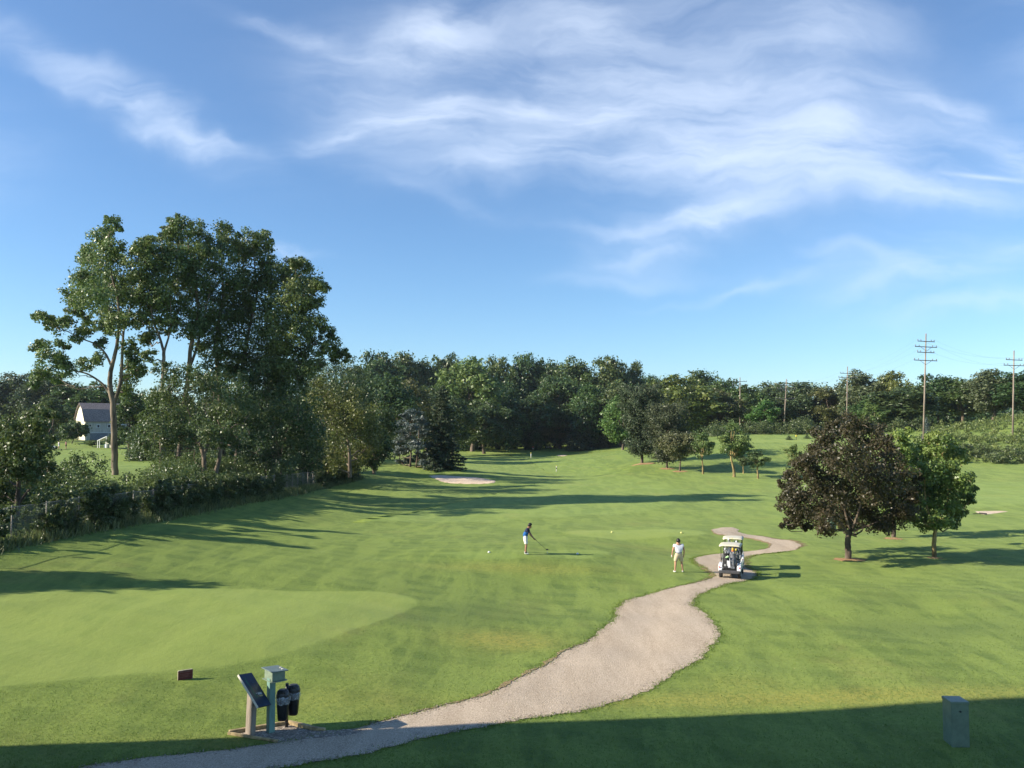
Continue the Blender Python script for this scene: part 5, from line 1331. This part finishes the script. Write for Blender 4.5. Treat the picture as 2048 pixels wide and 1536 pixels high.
def cart(loc, rz, label):
    e=empty('golf_cart',loc,rz,label,'golf cart','golf carts on the path'); e.scale=(.93,.93,.93)
    # forward +y; rear bumper at y=-1.15, front at 1.2
    b=MB(); b.box((0,.35,.30),(1.06,1.5,.10),bev=.02); b.box((0,-.75,.36),(.86,.75,.20),bev=.02); b.build('chassis',M['greyplastic'],e)
    b=MB()
    b.prism([(-.32,-.62,.42),(-.32,.12,.42),(-.32,.12,.70),(-.32,-.30,.74)],(.64,0,0)); b.build('seat_base',M['black'],e)
    for s in (-1,1):
        b=MB(); pr=[]
        for y_,z_ in ((-1.12,.40),(-1.13,.55),(-1.02,.70),(-.80,.79),(-.40,.80),(-.10,.74),(.12,.66),(.12,.42),(-.38,.42),(-.44,.58),(-.62,.66),(-.80,.62),(-.92,.50),(-.94,.40)): pr.append((s*.40,y_,z_))
        b.prism(pr,(s*.21,0,0)); b.build('rear_fender',M['cartwhite'],e,bevel=.03)
    b=MB()
    pr=[(-.56,1.18,.34),(-.56,1.20,.52),(-.56,1.05,.74),(-.56,.78,.88),(-.56,.70,.86),(-.56,.62,.34)]
    b.prism(pr,(1.12,0,0)); b.build('front_cowl',M['cartwhite'],e,bevel=.05)
    b=MB(); b.box((0,-1.16,.37),(1.14,.10,.16),bev=.03); b.build('rear_bumper',M['greyplastic'],e)
    b=MB(); b.box((0,-.92,.40),(.66,.42,.04)); b.box((0,-1.10,.50),(.66,.03,.12)); b.build('bag_well',M['black'],e)
    b=MB(); b.box((0,-.12,.80),(.98,.48,.12),bev=.04); b.build('seat',M['seatgrey'],e)
    b=MB(); b.box((0,-.40,1.08),(.98,.09,.34),bev=.04,M=Matrix.Rotation(math.radians(12),4,'X')); b.build('seat_back',M['seatgrey'],e)
    for s in (-1,1):
        b=MB(); v,q=tube(smoothline([(s*.50,-.12,.82),(s*.54,-.12,1.0),(s*.53,-.32,1.05),(s*.50,-.42,.95)],4),[.018]*13,6); o=npmesh('armrest',v,q,M['black'],e,smooth=True); b.b.free()
    # canopy posts
    for s in (-1,1):
        v,q=tube([(s*.50,-.62,.70),(s*.50,-.66,1.2),(s*.50,-.60,1.80)],[.018]*3,8); npmesh('canopy_post',v,q,M['black'],e,smooth=True)
        v,q=tube([(s*.50,.80,.80),(s*.50,.72,1.3),(s*.50,.58,1.80)],[.018]*3,8); npmesh('canopy_post',v,q,M['black'],e,smooth=True)
    b=MB(); nxx,nyy=10,12; g=[[None]*(nyy+1) for _ in range(nxx+1)]
    for i in range(nxx+1):
        for j in range(nyy+1):
            x=-.60+1.20*i/nxx; y=-.85+1.52*j/nyy; ex=abs(2*i/nxx-1); ey=abs(2*j/nyy-1)
            z=1.82-.035*ex**3-.03*ey**3-.02*(ex>.9)-.015*(ey>.9)
            if ex>.95 and ey>.95: x*=.95; y=y*.97
            g[i][j]=b.b.verts.new((x,y,z))
    for i in range(nxx):
        for j in range(nyy): b.b.faces.new((g[i][j],g[i+1][j],g[i+1][j+1],g[i][j+1])).smooth=True
    r_o=b.build('canopy',M['roofcream'],e); sd=r_o.modifiers.new('s','SOLIDIFY'); sd.thickness=.035; sd.offset=-1
    b=MB(); b.prism([(-.50,.80,.86),(.50,.80,.86),(.50,.61,1.74),(-.50,.61,1.74)],(0,.008,0)); b.build('windscreen',M['clear'],e)
    v,q=tube([(-.28,.62,.80),(-.28,.42,1.06)],[.018,.018],8); sc_=npmesh('steering_column',v,q,M['black'],e)
    cc=np.array([-.28,.40,1.08]); ax=np.array([0,.2,-.98]); ax/=np.linalg.norm(ax)
    u1=np.array([1,0,0]); u2=np.cross(ax,u1)
    v,q=tube([cc+.17*(u1*math.cos(t)+u2*math.sin(t)) for t in np.linspace(0,2*PI,25)],[.014]*25,6); npmesh('steering_wheel',v,q,M['black'],e,smooth=True)
    for x_,y_ in ((-.50,-.80),(.50,-.80),(-.50,.82),(.50,.82)):
        s=1 if x_>0 else -1
        b=MB(); b.cyl((x_-.09,y_,.225),(x_+.09,y_,.225),.225,n=28); w=b.build('wheel',M['rubber'],e,bevel=.035)
        b=MB(); b.cyl((x_+s*.088,y_,.225),(x_+s*.096,y_,.225),.125,n=20); b.build('rim',M['cartwhite'],w)
    # rear bag rack
    v,q=tube([(-.46,-.66,1.02),(-.46,-.78,1.02),(.46,-.78,1.02),(.46,-.66,1.02)],[.018]*4,8); npmesh('bag_rack',v,q,M['black'],e,smooth=True)
    for s in (-1,1):
        b=MB(); b.box((s*.54,-1.13,.62),(.09,.03,.06)); b.build('tail_light',M['red'],e)
    return e
def carry(e, loc):   # point of a cart in world coords
    return e.matrix_basis @ Vector(loc)
def golf_bag(cartobj, x, rz, col, accent, label, seed, heads):
    r=random.Random(seed); base=carry(cartobj,(x,-.92,.43)); e=empty('golf_bag',base,rz,label,'golf bag','golf bags strapped to the carts')
    tilt=Matrix.Rotation(math.radians(-9),4,'X')
    def T(v): return tilt@Vector(v)
    b=MB(); b.cyl(T((0,0,0)),T((0,0,.80)),.125,.145,n=18); b.cyl(T((0,0,.78)),T((0,0,.86)),.155,.155,n=18); b.cyl(T((0,0,-.01)),T((0,0,.06)),.14,.14,n=18); b.build('bag_body',col,e)
    b=MB(); b.box(T((0,-.13,.28)),(.20,.10,.38),M=tilt,bev=.03); b.build('pocket',col,e)
    b=MB(); b.box(T((.06,-.185,.36)),(.03,.012,.30),M=tilt); b.box(T((-.05,-.185,.25)),(.05,.012,.10),M=tilt); b.build('trim',accent,e)
    b=MB(); b.box(T((-.13,-.02,.40)),(.07,.16,.5),M=tilt,bev=.025); b.build('pocket',col,e)
    v,q=tube(smoothline([T((.08,-.12,.75)),T((.20,-.20,.5)),T((.08,-.15,.15))],5),[.02]*11,6); npmesh('strap',v,q,accent,e,smooth=True)
    cs=empty('club_set',(0,0,0)); cs.parent=e
    for i in range(heads):
        th=r.uniform(0,6.28); rr_=r.uniform(.02,.10); h_=r.uniform(1.02,1.22); p0=T((rr_*math.cos(th),rr_*math.sin(th),.8)); p1=T((rr_*1.5*math.cos(th),rr_*1.5*math.sin(th),h_))
        b=MB(); b.cyl(p0,p1,.007,n=6)
        if i<3: b.ball(p1+Vector((.02,0,.03)),(.05,.045,.065),n=10); o=b.build('headcover',[M['black'],M['whitecloth'],M['yel'],accent][(i+seed)%4],cs)
        else: b.box(p1+Vector((.02,0,.01)),(.075,.018,.045),bev=.006); o=b.build('iron',M['chrome'],cs)
    return e
pc=gp(1463,1155); near=cart(pc+Vector((.12,.45,0)), math.radians(-20), 'nearer golf cart seen from behind with two golf bags on the back')
pf=near.location+Vector((.95,3.1,0)); pf.z=h(pf.x,pf.y); far=cart(pf, math.radians(-17), 'farther golf cart parked directly in front of the other one')
near.location.z=h(near.location.x,near.location.y)+.03; far.location.z+=.03
M['bagblack']=pbr('black_nylon',(.02,.02,.022),.7,var=.3,scale=20); M['baggrey']=pbr('grey_nylon',(.16,.17,.19),.7,var=.3,scale=14); M['bagwhite']=pbr('white_trim',(.55,.56,.56),.6,var=.15)
M['bagnavy']=pbr('navy_nylon',(.02,.03,.06),.7,var=.2)
golf_bag(near,-.19,near.rotation_euler.z,M['bagblack'],M['bagwhite'],'black golf bag with white trim, left one on the nearer cart',1,10)
golf_bag(near,.17,near.rotation_euler.z,M['baggrey'],M['bagblack'],'grey and black golf bag, right one on the nearer cart',2,10)
golf_bag(far,-.19,far.rotation_euler.z,M['bagnavy'],M['bagwhite'],'navy golf bag, left one on the farther cart',5,9)
golf_bag(far,.19,far.rotation_euler.z,M['bagblack'],M['baggrey'],'black golf bag, right one on the farther cart',8,9)
# towel hanging and headcover colours on the near cart
b=MB(); b.prism([Vector((-.06,0,0)),Vector((.06,0,0)),Vector((.08,0,-.34)),Vector((-.05,0,-.38))],(0,.02,0)); o=b.build('towel',M['whitecloth']); o.location=carry(near,(-.04,-1.12,.98)); o.rotation_euler=(.15,0,near.rotation_euler.z); tag(o,'white towel hanging between the golf bags of the nearer cart','towel')
b=MB(); b.ball((0,0,.07),(.06,.055,.10),n=12); b.ball((0,0,.0),(.075,.06,.05),n=10,mi=1); o=b.build('club_headcover',[pbr('yellow_orange_knit',(.80,.48,.06),.8),pbr('orange_knit',(.70,.16,.04),.8)]); o.location=carry(near,(.17,-.82,1.50)); tag(o,'orange and yellow headcover on top of the right golf bag','headcover')
b=MB(); b.ball((0,0,0),(.10,.03,.05),n=12); o=b.build('club_headcover',pbr('pale_green_knit',(.45,.70,.35),.8)); o.location=carry(near,(-.12,-1.06,1.18)); o.rotation_euler=(0,-.4,near.rotation_euler.z); tag(o,'pale green cover lying on the left golf bag','headcover')
# far cart at the end of the fairway
fc=cart(gxy(1097,305), 1.2, 'tiny far golf cart with a white roof at the edge of the wood'); del fc['group']
fc2=cart(gxy(106,184), 1.6, 'white golf cart half hidden behind the leafy tree on the field by the barn'); del fc2['group']
# ---------------------------------------------------------------- sky, sun, camera
w = bpy.data.worlds.new('World'); SC.world = w; w.use_nodes = True
t = NT(w)
SKY = .087
SUNROT = math.atan2(-1, -SUN_B)   # azimuth of the sun measured clockwise from +Y
sky = t.n('ShaderNodeTexSky', sky_type='NISHITA', sun_disc=False, sun_elevation=SUN_EL, sun_rotation=SUNROT, altitude=200, air_density=1.0, dust_density=.2, ozone_density=3.0)
dirn = t.n('ShaderNodeTexCoord').outputs['Generated']
s = t.n('ShaderNodeSeparateXYZ', {0: dirn})
yy = t.math('MAXIMUM', t.math('ABSOLUTE', s.outputs[1]), .08)
a = t.math('DIVIDE', s.outputs[0], yy); b_ = t.math('DIVIDE', s.outputs[2], yy)
uv = t.n('ShaderNodeCombineXYZ', {0: a, 1: b_, 2: 0.0}).outputs[0]
w1 = t.n('ShaderNodeTexNoise', {'Vector': uv, 'Scale': 3.2, 'Detail': 4, 'Roughness': .55})
warp = t.vm('MULTIPLY', t.vm('SUBTRACT', w1.outputs[1], (.5,.5,.5)), (.20,.14,0))
uvw = t.vm('ADD', uv, warp)
w2 = t.n('ShaderNodeTexNoise', {'Vector': uv, 'Scale': 12, 'Detail': 5, 'Roughness': .6})
uvw = t.vm('ADD', uvw, t.vm('MULTIPLY', t.vm('SUBTRACT', w2.outputs[1], (.5,.5,.5)), (.045,.03,0)))
def fibre(rot, sx, sy, sc, lo, hi):
    m = t.n('ShaderNodeMapping', {'Vector': uvw, 'Rotation': (0,0,rot), 'Scale': (sx,sy,1)}).outputs[0]
    return t.ramp(t.noise(m, sc, 9, .60, .3), lo, hi)
f1 = fibre(math.radians(-12), 1.0, 5.0, 3.6, .32, .70)      # streaks rising to the right
f2 = fibre(math.radians(28), 1.0, 5.5, 3.4, .32, .70)     # streaks falling to the right
f3 = fibre(math.radians(-60), 1.0, 3.4, 3.2, .30, .72)
#  px, py, half length, half width, angle (deg, + rises to the right), strength, fibre
CL = [(110,130,230,30,-30,.26,2),(260,215,240,40,-30,.30,2),(250,225,170,12,-22,.30,2),(330,275,110,14,-18,.55,2),(420,290,40,12,-20,.25,2),
      (560,60,130,22,-16,.50,2),(850,60,150,75,22,.70,3),(820,30,90,45,30,.30,3),(780,180,230,120,-10,.42,1),(720,262,190,24,16,.55,1),(900,245,160,50,8,.50,1),
      (1080,200,90,60,40,.45,3),(1130,250,170,48,14,.85,1),(1180,60,120,70,-70,.55,3),(1000,130,260,140,0,.40,3),(1000,330,200,34,6,.45,1),
      (1450,150,330,190,-25,.62,3),(1620,130,150,60,-62,.40,3),(1560,260,300,130,-5,.58,1),(1350,330,260,70,0,.42,1),(1400,440,160,24,10,.80,1),(1500,425,80,24,12,.4,1),(1200,458,80,12,-6,.25,1),
      (1290,505,110,20,4,.45,1),(1720,330,280,60,-4,.40,1),(1960,240,200,42,-24,.75,2),(2020,270,90,32,-30,.35,2),(1850,380,200,24,-3,.35,1),(1900,500,260,34,6,.50,1),(1830,560,150,34,10,.55,1),(1750,520,90,16,-14,.3,2),
      (1960,610,170,26,6,.38,1),(1990,348,70,4.5,-6,.55,0),(1500,560,160,9,9,.22,1),(1230,545,150,14,2,.22,1),(580,500,60,10,-10,.38,1),(870,390,160,14,-12,.18,2),(1700,30,170,90,-10,.35,3),
      (1024,-60,1700,300,0,.04,0),(2300,150,200,200,0,.5,1),(-200,300,200,80,0,.4,2)]
tot = None
for px, py, L, W2, ang, st, fb in CL:
    c = ((px-CX)/F, (HOR-py)/F, 0)
    v = t.vm('SUBTRACT', uvw if fb else uv, c)
    m = t.n('ShaderNodeMapping', {'Vector': v, 'Rotation': (0,0,-math.radians(ang)), 'Scale': (1,1,1)}).outputs[0]
    m = t.vm('MULTIPLY', m, (F/L, F/W2, 0))
    d2 = t.vm('DOT_PRODUCT', m, m, out=1)
    g = t.math('MULTIPLY', t.math('POWER', 2.718, t.math('MULTIPLY', d2, -1.0)), st)
    f = {0: None, 1: f1, 2: f2, 3: f3}[fb]
    if f is not None: g = t.math('MULTIPLY', g, t.math('ADD', t.math('MULTIPLY', f, .95), .18))
    tot = g if tot is None else t.math('ADD', tot, g)
hz = t.ramp(b_, .02, .12)
tot = t.math('MULTIPLY', t.math('SUBTRACT', 1.0, t.math('POWER', 2.718, t.math('MULTIPLY', tot, -.80))), hz)
# sky colour trimmed towards the photograph's clear blue
skyc = t.mix(1.0, sky.outputs[0], (.81,1.0,1.15), 'MULTIPLY')
cl = t.mix(tot, skyc, CLOUDC)
bg = t.n('ShaderNodeBackground', {'Color': cl, 'Strength': SKY})
o = t.n('ShaderNodeOutputWorld'); t.L.new(bg.outputs[0], o.inputs[0])
w.cycles.sampling_method = 'MANUAL'; w.cycles.sample_map_resolution = 512
sl = bpy.data.lights.new('sun', 'SUN'); sl.energy = 5.0; sl.angle = math.radians(.55); sl.color = (1.0,.90,.74)
so = bpy.data.objects.new('sun', sl); COL.objects.link(so)
dv = Vector((1, SUN_B, 0)).normalized()*math.cos(SUN_EL) + Vector((0,0,-math.sin(SUN_EL)))
so.rotation_euler = dv.to_track_quat('-Z', 'Y').to_euler(); so.location = (-60,-10,60)
cam = bpy.data.cameras.new('camera'); co = bpy.data.objects.new('camera', cam); COL.objects.link(co)
cam.sensor_width = 36; cam.lens = F/2048*36; cam.clip_end = 8000; cam.clip_start = .1
co.location = (0,0,CAMZ); co.rotation_euler = (PI/2+PITCH, 0, 0)
SC.camera = co
SC.view_settings.view_transform = 'Standard'; SC.view_settings.look = 'None'; SC.view_settings.exposure = EXPO; SC.view_settings.gamma = 1
SC.render.engine = 'CYCLES'; SC.cycles.max_bounces = 6; SC.cycles.transparent_max_bounces = 16; SC.cycles.diffuse_bounces = 2; SC.cycles.caustics_reflective = False; SC.cycles.caustics_refractive = False
SC.render.use_persistent_data = False
HAZE = .00007
# ---------------------------------------------------------------- the air
hm = bpy.data.materials.new('haze'); hm.use_nodes = True; ht = NT(hm)
pv = ht.n('ShaderNodeVolumePrincipled', {'Color': (.72,.82,.95,1), 'Density': HAZE, 'Anisotropy': .2}); ho = ht.n('ShaderNodeOutputMaterial'); ht.L.new(pv.outputs[0], ho.inputs['Volume'])
b = MB(); b.box((0,1650,46),(6800,3500,118)); hz_ = b.build('haze', hm); tag(hz_, kind='stuff')
